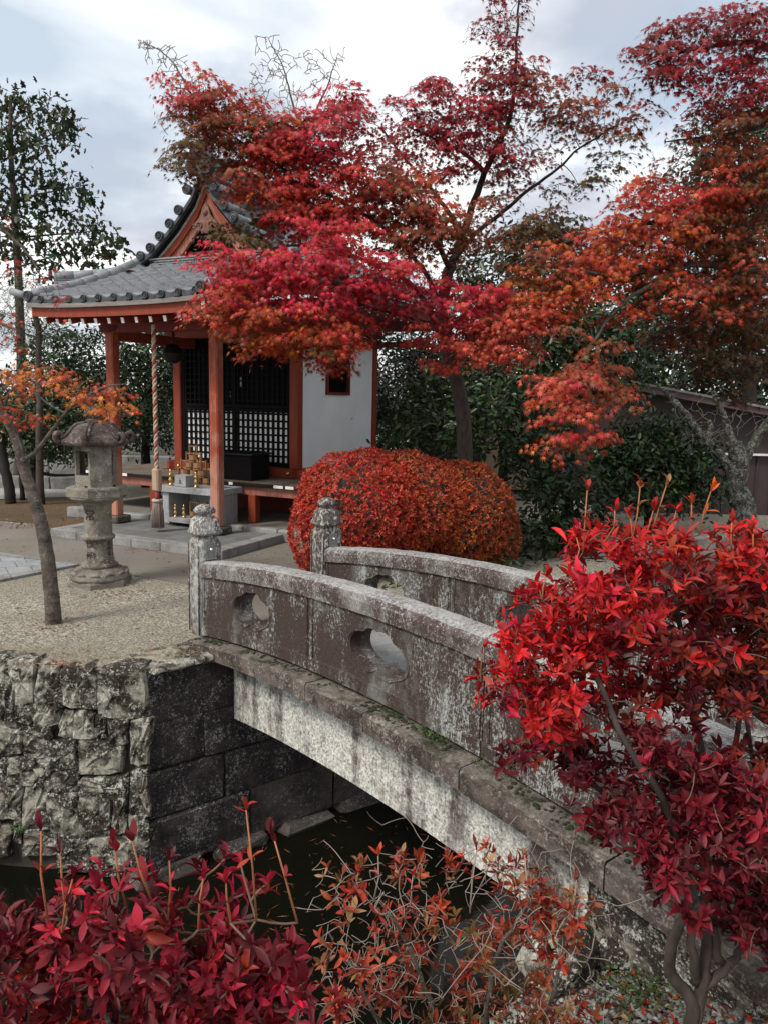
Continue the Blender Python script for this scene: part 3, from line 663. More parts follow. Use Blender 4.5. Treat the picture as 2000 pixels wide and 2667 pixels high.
# black lattice doors
door = MB()
a0, a1, z0, z1 = -8.69, -6.52, .9, 2.95; yb_ = 10.17
for a in (a0+.03, -7.605, a1-.03): door.box(L(a, yb_, (z0+z1)/2), (.06,.05,z1-z0), None, .003)
for z in (z0+.03, 1.80, 1.86, z1-.03): door.box(L((a0+a1)/2, yb_+.001, z), (a1-a0,.046,.055), None, .003)
do = door.build('lattice_door', MAT['black'], SH)
lt = MB(); pitch = .0975; a = a0+.06+.02
zc = [z0+.06+.115*k for k in range(9)]
k = 0
while a < a1-.04:
    lt.box(L(a, yb_, (.93+1.78)/2), (.042,.03,.85)); lt.box(L(a, yb_, (1.88+2.92)/2), (.030,.03,1.05)); a += pitch
for k in range(8): lt.box(L((a0+a1)/2, yb_+.004, .965+.112*k), (a1-a0-.1,.026,.030))
for k in range(10): lt.box(L((a0+a1)/2, yb_+.004, 1.95+.105*k), (a1-a0-.1,.026,.026))
lto = lt.build('lattice', MAT['black'], do, kind='stuff')
cbox('paper_panel', L((a0+a1)/2, yb_+.010, 1.36), (a1-a0-.06,.008,.88), MAT['paper'], do, ch=0)
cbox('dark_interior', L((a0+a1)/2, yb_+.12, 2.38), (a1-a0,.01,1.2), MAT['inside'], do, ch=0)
for (a, z, w_, h) in ((-7.60,2.42,.03,.05),(-7.52,2.25,.028,.16),(-7.48,2.2,.016,.05),(-7.60,2.05,.05,.06),(-7.74,2.05,.02,.10),(-7.35,2.42,.022,.05),(-7.75,2.28,.02,.04),(-7.58,2.3,.03,.02)):
    cbox('light_leak', L(a, yb_+.045, z), (w_,.004,h), MAT['paper'], do, ch=0)  # white chips painted as light leaking through the upper lattice

# ---------------- roof
US = [0,.19,.53,.98,1.5,2.0,2.4,2.8]; DZ = [0,.34,.70,1.08,1.35,1.52,1.61,1.68]
APEX = 5.19
def zside(u): return APEX-float(np.interp(u, US, DZ))
def zfront(b): return float(np.interp(b, [7.3,7.5,8.2,9.0,9.6,10.4], [3.15,3.20,3.42,3.735,4.02,4.42]))
AC = -7.6; EAVE = 2.4
def lift(t): return .035*abs(t)**3                 # corner upturn
tile_me = []
def tile_mesh(w_=.265, l=.235, th=.016):
    mbt = MB(); prof = []
    for i in range(9):
        x = -w_/2+w_*i/8
        t_ = i/8; z = -.030*math.sin(math.pi*min(1, t_/.72)) if t_ < .72 else .036*math.sin(math.pi*(t_-.72)/.28)
        prof.append((x, z))
    vs_ = [(x, 0, z+.038) for x, z in prof]+[(x, l, z+.010) for x, z in prof]+[(x, 0, z+.004) for x, z in prof]
    n = 9; fs = [(i, i+1, i+1+n, i+n) for i in range(n-1)]+[(i+2*n, i+1+2*n, i+1, i) for i in range(n-1)]
    fs += [(0, n, 2*n, 0)[:3], (n-1, 3*n-1, 2*n-1)]
    mbt.add(vs_, fs, 0, False); return mbt.mesh('roof_tile', MAT['tile'])
TM = tile_mesh()
tiles = []                                          # (matrix, distance)
def frame(o, xdir, ydir):
    x = Vector(xdir).normalized(); y = Vector(ydir); y = (y-x*y.dot(x)).normalized(); z = x.cross(y)
    return Matrix(((x.x,y.x,z.x,o.x),(x.y,y.y,z.y,o.y),(x.z,y.z,z.z,o.z),(0,0,0,1)))
# porch + front slope
WID = .2655; KA0, KA1 = -9.05, -6.12
rows_b = [7.5+.205*i for i in range(11)]
for i, b in enumerate(rows_b):
    for j in range(11):
        a = KA0+WID*(j+.5); u = abs(a-AC)
        if b > 9.4 and zside(u) > 0 and u > 1.3 and False: continue
        t_ = (a-(KA0+KA1)/2)/1.47; lf = lift(t_)*max(0, 1-(b-7.5)/1.5)
        p0 = L(a, b, zfront(b)+.05+lf); p1 = L(a, b+.2, zfront(b+.2)+.05+lf); tiles.append(frame(p0, (1,0,0), p1-p0))
# main roof's front skirts beside the porch
for side in (-1, 1):
    for i in range(5):
        b = 9.0+.205*i
        for j in range(5):
            a = (KA0-WID*(j+.5)) if side < 0 else (KA1+WID*(j+.5))
            if abs(a-AC) > EAVE-(b-9.0)-.05: continue
            lf = .07*(abs(a-AC)/EAVE)**4; zk = lambda b: zside(EAVE-(b-9.))
            p0 = L(a, b, zk(b)+.05+lf); p1 = L(a, b+.2, zk(b+.2)+.05+lf); tiles.append(frame(p0, (1,0,0), p1-p0))
# side slopes
def side_tiles(sg):
    j = 0
    while True:
        b = 9.12+WID*j
        if b > 13.8: break
        u = EAVE
        while u > .15:
            hip = u > 1.15 and (b-9.0 < (EAVE-u)+.02 or 13.95-b < (EAVE-u)+.02); inside = (u > 1.15) or (9.55 < b < 13.4)
            sk = (b-9.0) < (EAVE-u) or not inside
            if not sk:
                lf = .10*abs((b-11.45)/2.45)**4*max(0, (u-1.2)/1.2)
                p0 = L(AC+sg*u, b, zside(u)+.07+lf); u2 = u-.16; p1 = L(AC+sg*u2, b, zside(u2)+.07+lf)
                tiles.append(frame(p0, (0, sg, 0), p1-p0))
            sl = (zside(u-.1)-zside(u))/.1; u -= .205/math.sqrt(1+sl*sl)
        j += 1
side_tiles(1)
nfront = len(tiles)
roof = thing('x', '', '');  bpy.data.objects.remove(roof)
deck = MB()
def slope_grid(sg):
    return [[L(AC+sg*u, b, zside(u)+.03-(0.02)) for b in ([9.0+max(0, EAVE-u) if u > 1.15 else 9.55, 11.5, 13.9-max(0, EAVE-u) if u > 1.15 else 13.4])] for u in (0,.1,.19,.35,.53,.75,.98,1.15,1.16,1.5,2.0,2.4)]
g1, g2 = slope_grid(1), slope_grid(-1); deck.sheet(g1); deck.sheet(g2)
deck.sheet([[L(a, b, zfront(b)-.0) for a in (KA0, AC, KA1)] for b in (7.5,7.9,8.2,8.6,9.0,9.6,10.0)])
for sg in (-1, 1): deck.sheet([[L(AC+sg*u, b, zside(EAVE-(b-9.))) for u in (1.2, max(1.21, EAVE-(b-9.0)))] for b in (9.0,9.4,9.8,10.1)])
roof = deck.build('roof', MAT['tiledark'], SH)
tl = sorted(tiles, key=lambda m: ((SH.matrix_basis @ m).translation-Vector((-1,0,3))).length)
SHM = Matrix.Translation((SO.x, SO.y, 0)) @ rotz(-YAW)
def showkey(m):
    p = SHM @ m.translation; px, py = proj(p); d = p.y
    vis = 0 if (0 < px < 2000 and 0 < py < 2667) else 20
    return d+vis
tl = sorted(tiles, key=showkey)
for m_ in tl[:297]:
    m2 = m_ @ Matrix.Rotation(random.uniform(-.012,.012), 4, 'X') @ Matrix.Rotation(random.uniform(-.015,.015), 4, 'Z'); link('roof_tile', TM, roof, m2)
mb = MB(); tv = [v.co.copy() for v in TM.vertices]; tf = [tuple(p.vertices) for p in TM.polygons]
for m_ in tl[297:]: mb.add(tv, tf, 0, False, m_)
if mb.v: mb.build('far_roof_tiles', MAT['tile'], roof, kind='stuff')
# round eave discs with the three-comma crest
def crest(r, depth=.05):
    mbc = MB(); n = 20
    mbc.lathe([(r,-depth),(r,.0),(r*.94,.008),(r*.80,.008),(r*.78,.0),(.002,.0)], n)
    for k in range(3):
        a0_ = k*2*math.pi/3
        pts = [(r*(.16+.40*t_)*math.cos(a0_+t_*3.0), r*(.16+.40*t_)*math.sin(a0_+t_*3.0), .004) for t_ in [i/7 for i in range(8)]]
        mbc.tube(pts, [r*.13,r*.14,r*.12,r*.10,r*.075,r*.055,r*.035,r*.015], 5)
    for k in range(14):
        a_ = k*2*math.pi/14; mbc.lathe([(r*.06,0),(r*.04,.006),(.001,.008)], 5, (r*.68*math.cos(a_), r*.68*math.sin(a_), 0))
    return mbc
small = crest(.048, .04).mesh('eave_disc', MAT['tiledark']); big = crest(.074, .05).mesh('crest_disc', MAT['tiledark'])
toF = Matrix.Rotation(math.pi/2, 4, 'X')           # disc facing -b
for j in range(11):
    a = KA0+WID*(j+.86); t_ = (a-(KA0+KA1)/2)/1.47
    link('eave_disc', small, roof, Matrix.Translation(L(a, 7.47, zfront(7.5)+.045+lift(t_))) @ toF)
    mbx = MB(); pts = []
    for i in range(7):                              # curved eave lip between the discs
        x = -.105+.21*i/6; pts.append((x, -.030*math.sin(math.pi*i/6)))
    vs_ = [(x, 0, z+.03) for x, z in pts]+[(x, 0, z-.035-.01*math.sin(math.pi*i/6)) for i, (x, z) in enumerate(pts)]+[(x, .05, z+.03) for x, z in pts]
    fs = [(i+7, i+8, i+1, i) for i in range(6)]+[(i, i+1, i+15, i+14) for i in range(6)]
    mbx.add(vs_, fs); mbx.build('eave_lip', MAT['tiledark'], roof, Matrix.Translation(L(a-.14, 7.485, zfront(7.5)+.045+lift(t_))))
for j in range(18):
    b = 9.12+WID*(j+.36); lf = .10*abs((b-11.45)/2.45)**4
    if b > 13.8: break
    link('eave_disc', small, roof, Matrix.Translation(L(AC+EAVE+.03, b, zside(EAVE)+.065+lf)) @ Matrix.Rotation(math.pi/2, 4, 'Y'))
for side in (-1, 1):
    for j in range(4):
        a = (KA0-WID*(j+.6)) if side < 0 else (KA1+WID*(j+.6))
        if abs(a-AC) < EAVE: link('eave_disc', small, roof, Matrix.Translation(L(a, 8.97, zside(EAVE)+.055+.07*(abs(a-AC)/EAVE)**4)) @ toF)
def barrel(pts, r, name, segl=.3, mat='tile'):
    """a row of half-round cap tiles laid along a curve"""
    P = [Vector(p) for p in pts]; ds = [0]
    for i in range(1, len(P)): ds.append(ds[-1]+(P[i]-P[i-1]).length)
    n = max(1, round(ds[-1]/segl))
    def ev(d):
        for i in range(1, len(P)):
            if d <= ds[i]+1e-9: return lerp(P[i-1], P[i], (d-ds[i-1])/max(1e-9, ds[i]-ds[i-1]))
        return P[-1]
    for k in range(n):
        q = [ev(ds[-1]*(k+f_)/n) for f_ in (.0,.5,.985)]
        MB().tube([q[0], q[1], q[2]], [r, r*.98, r*.96], 10).build(name, MAT[mat], roof)
# verge rows of the porch roof
for sg, a in ((-1, KA0-.03), (1, KA1+.03)):
    pts = [L(a, b, zfront(b)+.10+lift(1)*max(0, 1-(b-7.5)/1.5)) for b in (7.62,7.9,8.3,8.7,9.1,9.5,9.75)]
    barrel(pts, .075, 'verge_tile', .28)
    pe_ = L(a, 7.5, zfront(7.5)+.10+lift(1))
    link('crest_disc', big, roof, Matrix.Translation(L(a, 7.47, zfront(7.5)+.08+lift(1))) @ toF)
    barrel([L(a+sg*.02, 7.56, zfront(7.5)+.10+lift(1)), L(a+sg*.16, 7.50, zfront(7.5)+.115+lift(1)), L(a+sg*.30, 7.46, zfront(7.5)+.16+lift(1))], .052, 'corner_tile', .3)
    for i in range(8):                              # side sleeve tiles under the verge
        b = 7.58+.205*i; MB().box(L(a+sg*.07, b+.09, zfront(b+.09)+.02+lift(1)*max(0, 1-(b-7.5)/1.5)), (.03,.19,.10), None, .006).build('sleeve_tile', MAT['tiledark'], roof)
# demon tile with crests on the right-hand porch corner
on = L(KA1+.03, 7.62, zfront(7.6)+.20)
link('crest_disc', big, roof, Matrix.Translation(L(KA1+.20, 7.80, 3.48)) @ toF)
link('crest_disc', big, roof, Matrix.Translation(L(KA1-.02, 8.05, 3.60)) @ toF)
# hip ridges
def ridge(pts, name='hip_ridge', lay=3, wid=.17, r=.085):
    P = [Vector(p) for p in pts]
    for k in range(lay):
        wl = wid-.02*k; g = []
        for p in P: g.append(p)
        mbr = MB(); vs_ = []; fs = []
        d = (P[-1]-P[0]); d.z = 0; d.normalize(); sd_ = Vector((-d.y, d.x, 0))
        for p in P:
            z = p.z+.03+k*.05
            for (s_, dz) in ((-1,0),(-1,.038),(1,.038),(1,0)): vs_.append((p.x+sd_.x*s_*wl/2, p.y+sd_.y*s_*wl/2, z+dz))
        n = len(P)
        for i in range(n-1):
            for j in range(4): fs.append((i*4+j, (i+1)*4+j, (i+1)*4+(j+1)%4, i*4+(j+1)%4))
        fs += [(0,1,2,3), ((n-1)*4+3,(n-1)*4+2,(n-1)*4+1,(n-1)*4)]
        mbr.add(vs_, fs); o = mbr.build(name, MAT['tile'], roof); bmflip(o)
    barrel([p+Vector((0,0,.05*lay+.045)) for p in P], r, 'ridge_cap', .3)
for sg in (-1, 1):
    hp = []
    for f_ in (0,.15,.35,.55,.8,1.0):
        u = lerp(EAVE+.12, 1.02, f_); b = lerp(8.86, 10.2, f_); hp.append(L(AC+sg*u, b, zside(u)+.03+.05*(1-f_)**3))
    ridge(hp)
    link('crest_disc', big, roof, Matrix.Translation(hp[0]+Vector((sg*.05,-.06,.2))) @ Matrix.Rotation(sg*.7, 4, 'Z') @ toF)
    ridge([L(AC+sg*(u), lerp(13.9, 12.8, i/3), zside(u)+.05) for i, u in enumerate((2.3,1.9,1.5,1.05))])
    # descending row beside the gable verge and short verge barrels with crests
    for k, u in enumerate((.22,.39,.57,.77,.96,1.16)):
        zc_ = zside(u)+.14+(.10 if k == 0 else 0); o_ = L(AC+sg*(u+.03), 9.34, zc_)
        link('crest_disc', big, roof, Matrix.Translation(o_) @ toF)
        MB().tube([o_+Vector((0,.0,0)), o_+Vector((0,.30,0))], [.066,.062], 10).build('verge_barrel', MAT['tile'], roof)
        MB().tube([o_+Vector((0,.31,0)), o_+Vector((0,.52,0))], [.060,.058], 10).build('verge_barrel', MAT['tile'], roof)
    mbe = MB(); gg = []
    for u in (.06,.19,.34,.53,.74,.98,1.25,1.5,1.62): gg.append([L(AC+sg*u, 9.37, zside(u)+.11), L(AC+sg*u, 9.37, zside(u)+.045), L(AC+sg*u, 9.62, zside(u)+.045)])
    mbe.sheet(gg, smooth=False); mbe.sheet([[g[0], g[0]+Vector((0,.6,0))] for g in gg], smooth=False); mbe.build('verge_course', MAT['tiledark'], roof)
    gg = [[L(AC+sg*u, 9.44, zside(u)+.05), L(AC+sg*u, 9.44, zside(u)-.03), L(AC+sg*u, 9.9, zside(u)-.03)] for u in (.0,.06,.19,.34,.53,.74,.98,1.25,1.5)]
    mbe = MB().sheet(gg, smooth=False); mbe.build('soffit_board', MAT['black'], roof)
ridge([L(AC, b, APEX+.02) for b in (9.42, 11., 12.4, 13.5)], 'main_ridge', 5, .26, .10)
link('crest_disc', big, roof, Matrix.Translation(L(AC, 9.30, APEX+.42)) @ toF)
MB().prism([(-.2,0),(-.26,.12),(-.18,.34),(-.06,.46),(.06,.46),(.18,.34),(.26,.12),(.2,0)], .08, Matrix.Translation(L(AC, 9.42, APEX+.06)) @ toF).build('demon_tile', MAT['tiledark'], roof)
# ---------------- gable: bargeboards, pendant, lattice
def barge(sg, b, t0, t1, mat, name, thick=.05, umax=1.02):
    us = [0,.06,.12,.19,.3,.42,.53,.65,.8,.9,umax]; vs_ = []; fs = []
    for u in us:
        zt_, zb2 = zside(u)-t0, zside(u)-t1
        for (y, z) in ((b, zt_), (b, zb2), (b+thick, zb2), (b+thick, zt_)): vs_.append(L(AC+sg*u, y, z))
    n = len(us)
    for i in range(n-1):
        for j in range(4): fs.append((i*4+j, (i+1)*4+j, (i+1)*4+(j+1)%4, i*4+(j+1)%4))
    fs += [(0,1,2,3), ((n-1)*4+3,(n-1)*4+2,(n-1)*4+1,(n-1)*4)]
    o = MB().add(vs_, fs).build(name, mat, gab); bmflip(o)
gab = cbox('gable', L(AC, 10.0, 4.02), (2.0,.10,.12), MAT['red'], SH)
for sg in (-1, 1):
    barge(sg, 9.46, -.03, .045, MAT['edge'], 'barge_edge', .05, 1.20)
    barge(sg, 9.50, .045, .17, MAT['red'], 'bargeboard', .05, 1.12)
    barge(sg, 9.54, .17, .33, MAT['redpale'], 'bargeboard', .05, 1.02)
for k in range(4):
    cbox('flat_tile_course', L(AC, 9.62-.015*k, 4.01+.033*k), (2.28-.04*k,.30,.026), MAT['tile'], roof, ch=.004)
cbox('gable_beam', L(AC, 9.72, 4.19), (1.72,.08,.07), MAT['carved'], gab)
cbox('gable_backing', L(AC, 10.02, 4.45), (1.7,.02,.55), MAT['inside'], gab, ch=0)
for i in range(-11, 12):
    a = i*.066; h_g = zside(abs(a)+.12)-.30-4.2
    if h_g > .05: cbox('gable_bar', L(AC+a, 9.9, 4.2+h_g/2), (.024,.03,h_g), MAT['carved'], gab, ch=0)
pen = MB()   # carved pendant (gegyo)
zt = APEX-.40; Pm = Matrix.Translation(L(AC, 9.50, zt)) @ toF
pen.prism([(x*.8, y*.85) for x, y in [(0,.10),(.07,.02),(.11,-.10),(.16,-.16),(.24,-.22),(.32,-.32),(.26,-.30),(.19,-.27),(.14,-.30),(.09,-.38),(0,-.42),(-.09,-.38),(-.14,-.30),(-.19,-.27),(-.26,-.30),(-.32,-.32),(-.24,-.22),(-.16,-.16),(-.11,-.10),(-.07,.02)]], .035, Pm)
for sg in (-1, 1):
    for (cx, cy, r0) in ((.10,-.24,.055),(.20,-.25,.04),(.05,-.34,.03)):
        pts = [Pm @ Vector((sg*(cx+r0*(1-t_*.8)*math.cos(t_*7+.5)), cy+r0*(1-t_*.8)*math.sin(t_*7+.5), .045)) for t_ in [i/9 for i in range(10)]]; pen.tube(pts, .011, 5)
pen.lathe([(.05,.03),(.045,.05),(.02,.065),(.002,.07)], 8, mat=Pm @ Matrix.Translation((0,-.06,0)))
pen.build('carved_pendant', MAT['carved'], gab)
# ---------------- eaves: fascia, rafters
kf = MB(); g = []
def fz(a): return zfront(7.5)+.0+lift((a-(KA0+KA1)/2)/1.47)
SA_ = [KA0-.07+ (KA1-KA0+.14)*i/12 for i in range(13)]
def strip(name, b, z0, z1, mat, thick=.04, parent=None):
    vs_ = []; fs = []
    for a in SA_:
        for (y, z) in ((b, fz(a)+z0), (b, fz(a)+z1), (b+thick, fz(a)+z1), (b+thick, fz(a)+z0)): vs_.append(L(a, y, z))
    n = len(SA_)
    for i in range(n-1):
        for j in range(4): fs.append((i*4+j, (i+1)*4+j, (i+1)*4+(j+1)%4, i*4+(j+1)%4))
    fs += [(0,1,2,3), ((n-1)*4+3,(n-1)*4+2,(n-1)*4+1,(n-1)*4)]
    o = MB().add(vs_, fs).build(name, mat, SH); bmflip(o)
strip('eave_board', 7.48, -.065, -.01, MAT['greywood'], .12)
strip('fascia_board', 7.53, -.185, -.067, MAT['red'], .05)
for sg, a in ((-1, KA0-.03), (1, KA1+.03)):
    vs_ = []; fs = []
    bs = [7.56, 8.0, 8.5, 9.0, 9.4]
    for b in bs:
        z = zfront(b)-.015+lift(1)*max(0, 1-(b-7.5)/1.5)
        for (x, zz_) in ((-.025,-.20),(-.025,-.02),(.025,-.02),(.025,-.20)): vs_.append(L(a+x, b, z+zz_))
    n = len(bs)
    for i in range(n-1):
        for j in range(4): fs.append((i*4+j, (i+1)*4+j, (i+1)*4+(j+1)%4, i*4+(j+1)%4))
    fs += [(0,1,2,3), ((n-1)*4+3,(n-1)*4+2,(n-1)*4+1,(n-1)*4)]
    o = MB().add(vs_, fs).build('verge_board', MAT['red'], SH); bmflip(o)
    MB().box(L(a, 7.53, fz(a)-.12), (.055,.02,.17), None, .003).build('board_end', MAT['white'], SH)
def rafter(p0, p1, w_, h, tipmat=MAT['white']):
    d = (p1-p0); l = d.length; m_ = frame(p0, d.cross(Vector((0,0,1))), d); 
    o = MB().box((0, l/2, 0), (w_, l, h), None, .003).build('rafter', MAT['red'], SH, m_)
    MB().box((0, -.004, 0), (w_*.92, .008, h*.94), None, 0).build('rafter_tip', MAT['white'], o)
n = 12
for i in range(n):
    a = KA0+.16+(KA1-KA0-.32)*i/(n-1); z = fz(a)
    rafter(L(a, 7.60, z-.235), L(a, 9.2, zfront(9.2)-.40), .05, .075)
so = MB().sheet([[L(a, b, zfront(b)-.13) for a in (KA0, AC, KA1)] for b in (7.55,7.9,8.2,8.6,9.0,9.3,9.6,9.8)]); so.build('soffit_panel', MAT['red'], SH)
# side eave of the main roof
def fs_(b): return zside(EAVE)+.10*abs((b-11.45)/2.45)**4
for sg in (-1, 1):
    for nm, x, zlo, zhi, mt, th in (('eave_board', EAVE-.06, -.05, .03, MAT['greywood'], .12), ('fascia_board', EAVE-.1, -.17, -.052, MAT['reddark'], .05)):
        vs_ = []; fs = []; bs = [8.95+i*.5 for i in range(11)]
        for b in bs:
            for (y, z) in ((x, fs_(b)+zlo), (x, fs_(b)+zhi), (x-th, fs_(b)+zhi), (x-th, fs_(b)+zlo)): vs_.append(L(AC+sg*y, b, z))
        k = len(bs)
        for i in range(k-1):
            for j in range(4): fs.append((i*4+j, (i+1)*4+j, (i+1)*4+(j+1)%4, i*4+(j+1)%4))
        fs += [(0,1,2,3), ((k-1)*4+3,(k-1)*4+2,(k-1)*4+1,(k-1)*4)]
        o = MB().add(vs_, fs).build(nm, mt, SH); bmflip(o)
for i in range(17):
    b = 9.15+i*.285; rafter(L(AC+EAVE-.17, b, fs_(b)-.225), L(AC+1.2, b, zside(1.2)-.30), .05, .075)
for sg in (-1, 1):
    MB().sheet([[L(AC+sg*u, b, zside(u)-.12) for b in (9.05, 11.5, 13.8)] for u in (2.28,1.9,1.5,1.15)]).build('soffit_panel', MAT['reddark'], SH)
    a0_, a1_ = (KA0-.02, AC-EAVE) if sg < 0 else (KA1+.02, AC+EAVE)
    MB().box(L((a0_+a1_)/2, 9.06, zside(EAVE)-.10), (abs(a1_-a0_), .05, .13), None, .004).build('fascia_board', MAT['red'], SH)
    MB().box(L((a0_+a1_)/2, 9.02, zside(EAVE)-.01), (abs(a1_-a0_)+.06, .10, .05), None, .004).build('eave_board', MAT['greywood'], SH)
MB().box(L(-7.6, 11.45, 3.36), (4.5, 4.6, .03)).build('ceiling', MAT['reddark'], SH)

# ================================================================== stone platform in front
PF = thing('stone_platform', 'low grey granite platform with kerb under the porch of the shrine', 'platform', tuple(AB(-7.25, 8.1)), -YAW)
def LP(a, b, z=0.): return Vector((a+7.25, b-8.1, z))
for (a0, a1, b0, b1) in [(-8.74+i*.5, -8.74+(i+1)*.5, 7.40, 7.60) for i in range(6)]+[(-8.74+.0, -8.54, 7.60+i*.62, 7.60+(i+1)*.62) for i in range(2)]+[(-5.94, -5.74, 7.60+i*.62, 7.60+(i+1)*.62) for i in range(2)]:
    MB().box(LP((a0+a1)/2, (b0+b1)/2, .06), (a1-a0-.004, b1-b0-.004, .12), None, .008).build('kerb_stone', MAT['kerb'], PF)
for i in range(5):
    for j in range(3):
        a0 = -8.54+i*.52; b0 = 7.6+j*.414
        MB().box(LP(a0+.26, b0+.207, .055), (.514, .408, .11), None, .004).build('paving_slab', MAT['slab'], PF)
sl = AB(-8.35, 9.35); st = thing('shoe_stone', 'rough flat stepping stone lying beside the rope on the left of the porch', 'stone', (sl.x, sl.y, .0), .2)
MB().lathe([(.30,0),(.34,.05),(.33,.14),(.25,.19),(.01,.20)], 9, wob=lambda th, z: 1+.14*math.sin(2*th)+.06*math.sin(5*th), smooth=False).build('step', MAT['basestone'], st)

# ================================================================== offering table
TB = thing('granite_offering_table', 'grey granite offering table with a lower shelf behind the porch pillar', 'table', tuple(AB(-7.4, 8.75, .11)), -YAW)
def LT(a, b, z=0.): return Vector((a+7.4, b-8.75, z-.11))
cbox('table_top', LT(-7.22, 8.80, .65), (1.10,.60,.09), MAT['grey_granite'], TB, ch=.006)
for a in (-7.66, -6.79): cbox('leg', LT(a, 8.80, .37), (.12,.5,.47), MAT['grey_granite'], TB, ch=.006)
cbox('shelf', LT(-7.22, 8.74, .20), (.74,.5,.06), MAT['grey_granite'], TB, ch=.005)
cbox('back_panel', LT(-7.22, 9.02, .40), (.74,.04,.40), MAT['grey_granite'], TB, ch=.003)
TT = .696; SHZ = .231
def place(o, a, b, z): p = AB(a, b, z); o.location = p; o.rotation_euler = (0,0,-YAW)
bx = thing('granite_incense_box', 'square grey granite box with an engraved flame mark between two brass vases', 'stone box'); place(bx, -7.36, 8.62, TT)
cbox('box', (0,0,.085), (.21,.19,.165), MAT['grey_granite'], bx, ch=.005)
mk = MB()
for pts in ([(0,.128),(0,.108)], [(-.006,.125),(.008,.112)], [(-.022,.095),(.022,.095)], [(-.012,.082),(.014,.079),(0,.064),(-.020,.048)], [(-.008,.074),(.004,.062),(.024,.048)]):
    mk.tube([(x, -.0965, z) for x, z in pts], .0042, 5)
mk.build('engraved_mark', MAT['black'], bx)
def vase(name, label, a, b, z, s=1.):
    v = thing(name, label, 'vase', group='brass vases on the offering table'); place(v, a, b, z)
    MB().lathe([(.040*s,0),(.042*s,.012*s),(.024*s,.03*s),(.020*s,.05*s),(.034*s,.075*s),(.036*s,.09*s),(.020*s,.115*s),(.019*s,.135*s),(.030*s,.160*s),(.032*s,.172*s),(.024*s,.172*s)], 16).build('body', MAT['brass'], v)
    MB().lathe([(.028*s,.172*s),(.030*s,.178*s),(.012*s,.2*s),(.020*s,.215*s),(.016*s,.235*s),(.002,.24*s)], 12).build('stopper', MAT['brass'], v); return v
vase('brass_vase', 'brass vase on the table top, left of the engraved granite box', -7.60, 8.60, TT)
vase('brass_vase', 'brass vase on the table top, right of the engraved granite box', -7.13, 8.60, TT, .95)
vase('brass_vase', 'brass vase on the lower shelf, nearest the rope tassel', -7.52, 8.6, SHZ, .8)
vase('brass_vase', 'brass vase on the lower shelf, beside the wooden pails', -7.38, 8.62, SHZ, .8)
def pail(label, a, b, z, s=1., rz=0., name='wooden_pail', g='wooden ladling pails at the offering table'):
    p = thing(name, label, 'pail', group=g); place(p, a, b, z); p.rotation_euler = (0,0,-YAW+rz)
    MB().lathe([(.058*s,0),(.066*s,.10*s),(.060*s,.10*s),(.055*s,.03*s),(.002,.03*s)], 14, smooth=False).build('tub', MAT['pailwood'], p)
    MB().lathe([(.0625*s,.02*s),(.0635*s,.03*s)], 14).build('hoop', MAT['bronze'], p)
    for sg in (-1, 1): cbox('upright', (sg*.062*s, 0, .125*s), (.012*s,.034*s,.25*s), MAT['pailwood'], p, ch=.002)
    cbox('handle', (0, 0, .225*s), (.125*s,.018*s,.018*s), MAT['pailwood'], p, ch=.002)
L_ = ['wooden pail at the left end of the stacked row on the table','second wooden pail from the left in the stacked row','third wooden pail from the left, lowest row','fourth wooden pail from the left, beside the pillar',
      'wooden pail in the middle tier, left one','wooden pail in the middle tier, centre one','wooden pail in the middle tier, right one','wooden pail in the upper tier, left one','wooden pail in the upper tier, right one','single wooden pail crowning the top of the stack']
for i, (a, z, r) in enumerate([(-7.66,0,.1),(-7.51,0,-.15),(-7.36,0,.2),(-7.21,0,0),(-7.60,.11,.3),(-7.44,.11,-.1),(-7.28,.11,.15),(-7.52,.22,.1),(-7.36,.22,-.2),(-7.46,.33,.0)]):
    pail(L_[i], a, 8.93+.02*(i % 2), TT+z, 1.05, r)
pail('wooden pail on the lower shelf, left of the pair', -7.22, 8.66, SHZ, 1.05); pail('wooden pail on the lower shelf, right of the pair', -7.06, 8.66, SHZ, 1.05, .1)
ur = thing('dark_glazed_jar', 'dark glazed water jar on the table end behind the porch pillar', 'jar'); place(ur, -6.88, 8.72, TT)
MB().lathe([(.06,0),(.085,.05),(.095,.12),(.085,.17),(.075,.185),(.082,.195),(.065,.195),(.06,.15)], 16).build('body', MAT['bronze'], ur)
ob = thing('offertory_box', 'black wooden offertory box standing on the veranda before the lattice doors', 'box'); place(ob, -7.12, 9.62, .75)
cbox('box', (0,0,.19), (.80,.48,.38), MAT['black'], ob, ch=.006)
cbox('rim', (0,0,.395), (.86,.54,.03), MAT['bronze'], ob, ch=.004)
for i in range(9): cbox('slat', (-.34+i*.085, 0, .417), (.03,.46,.016), MAT['black'], ob, ch=.002)
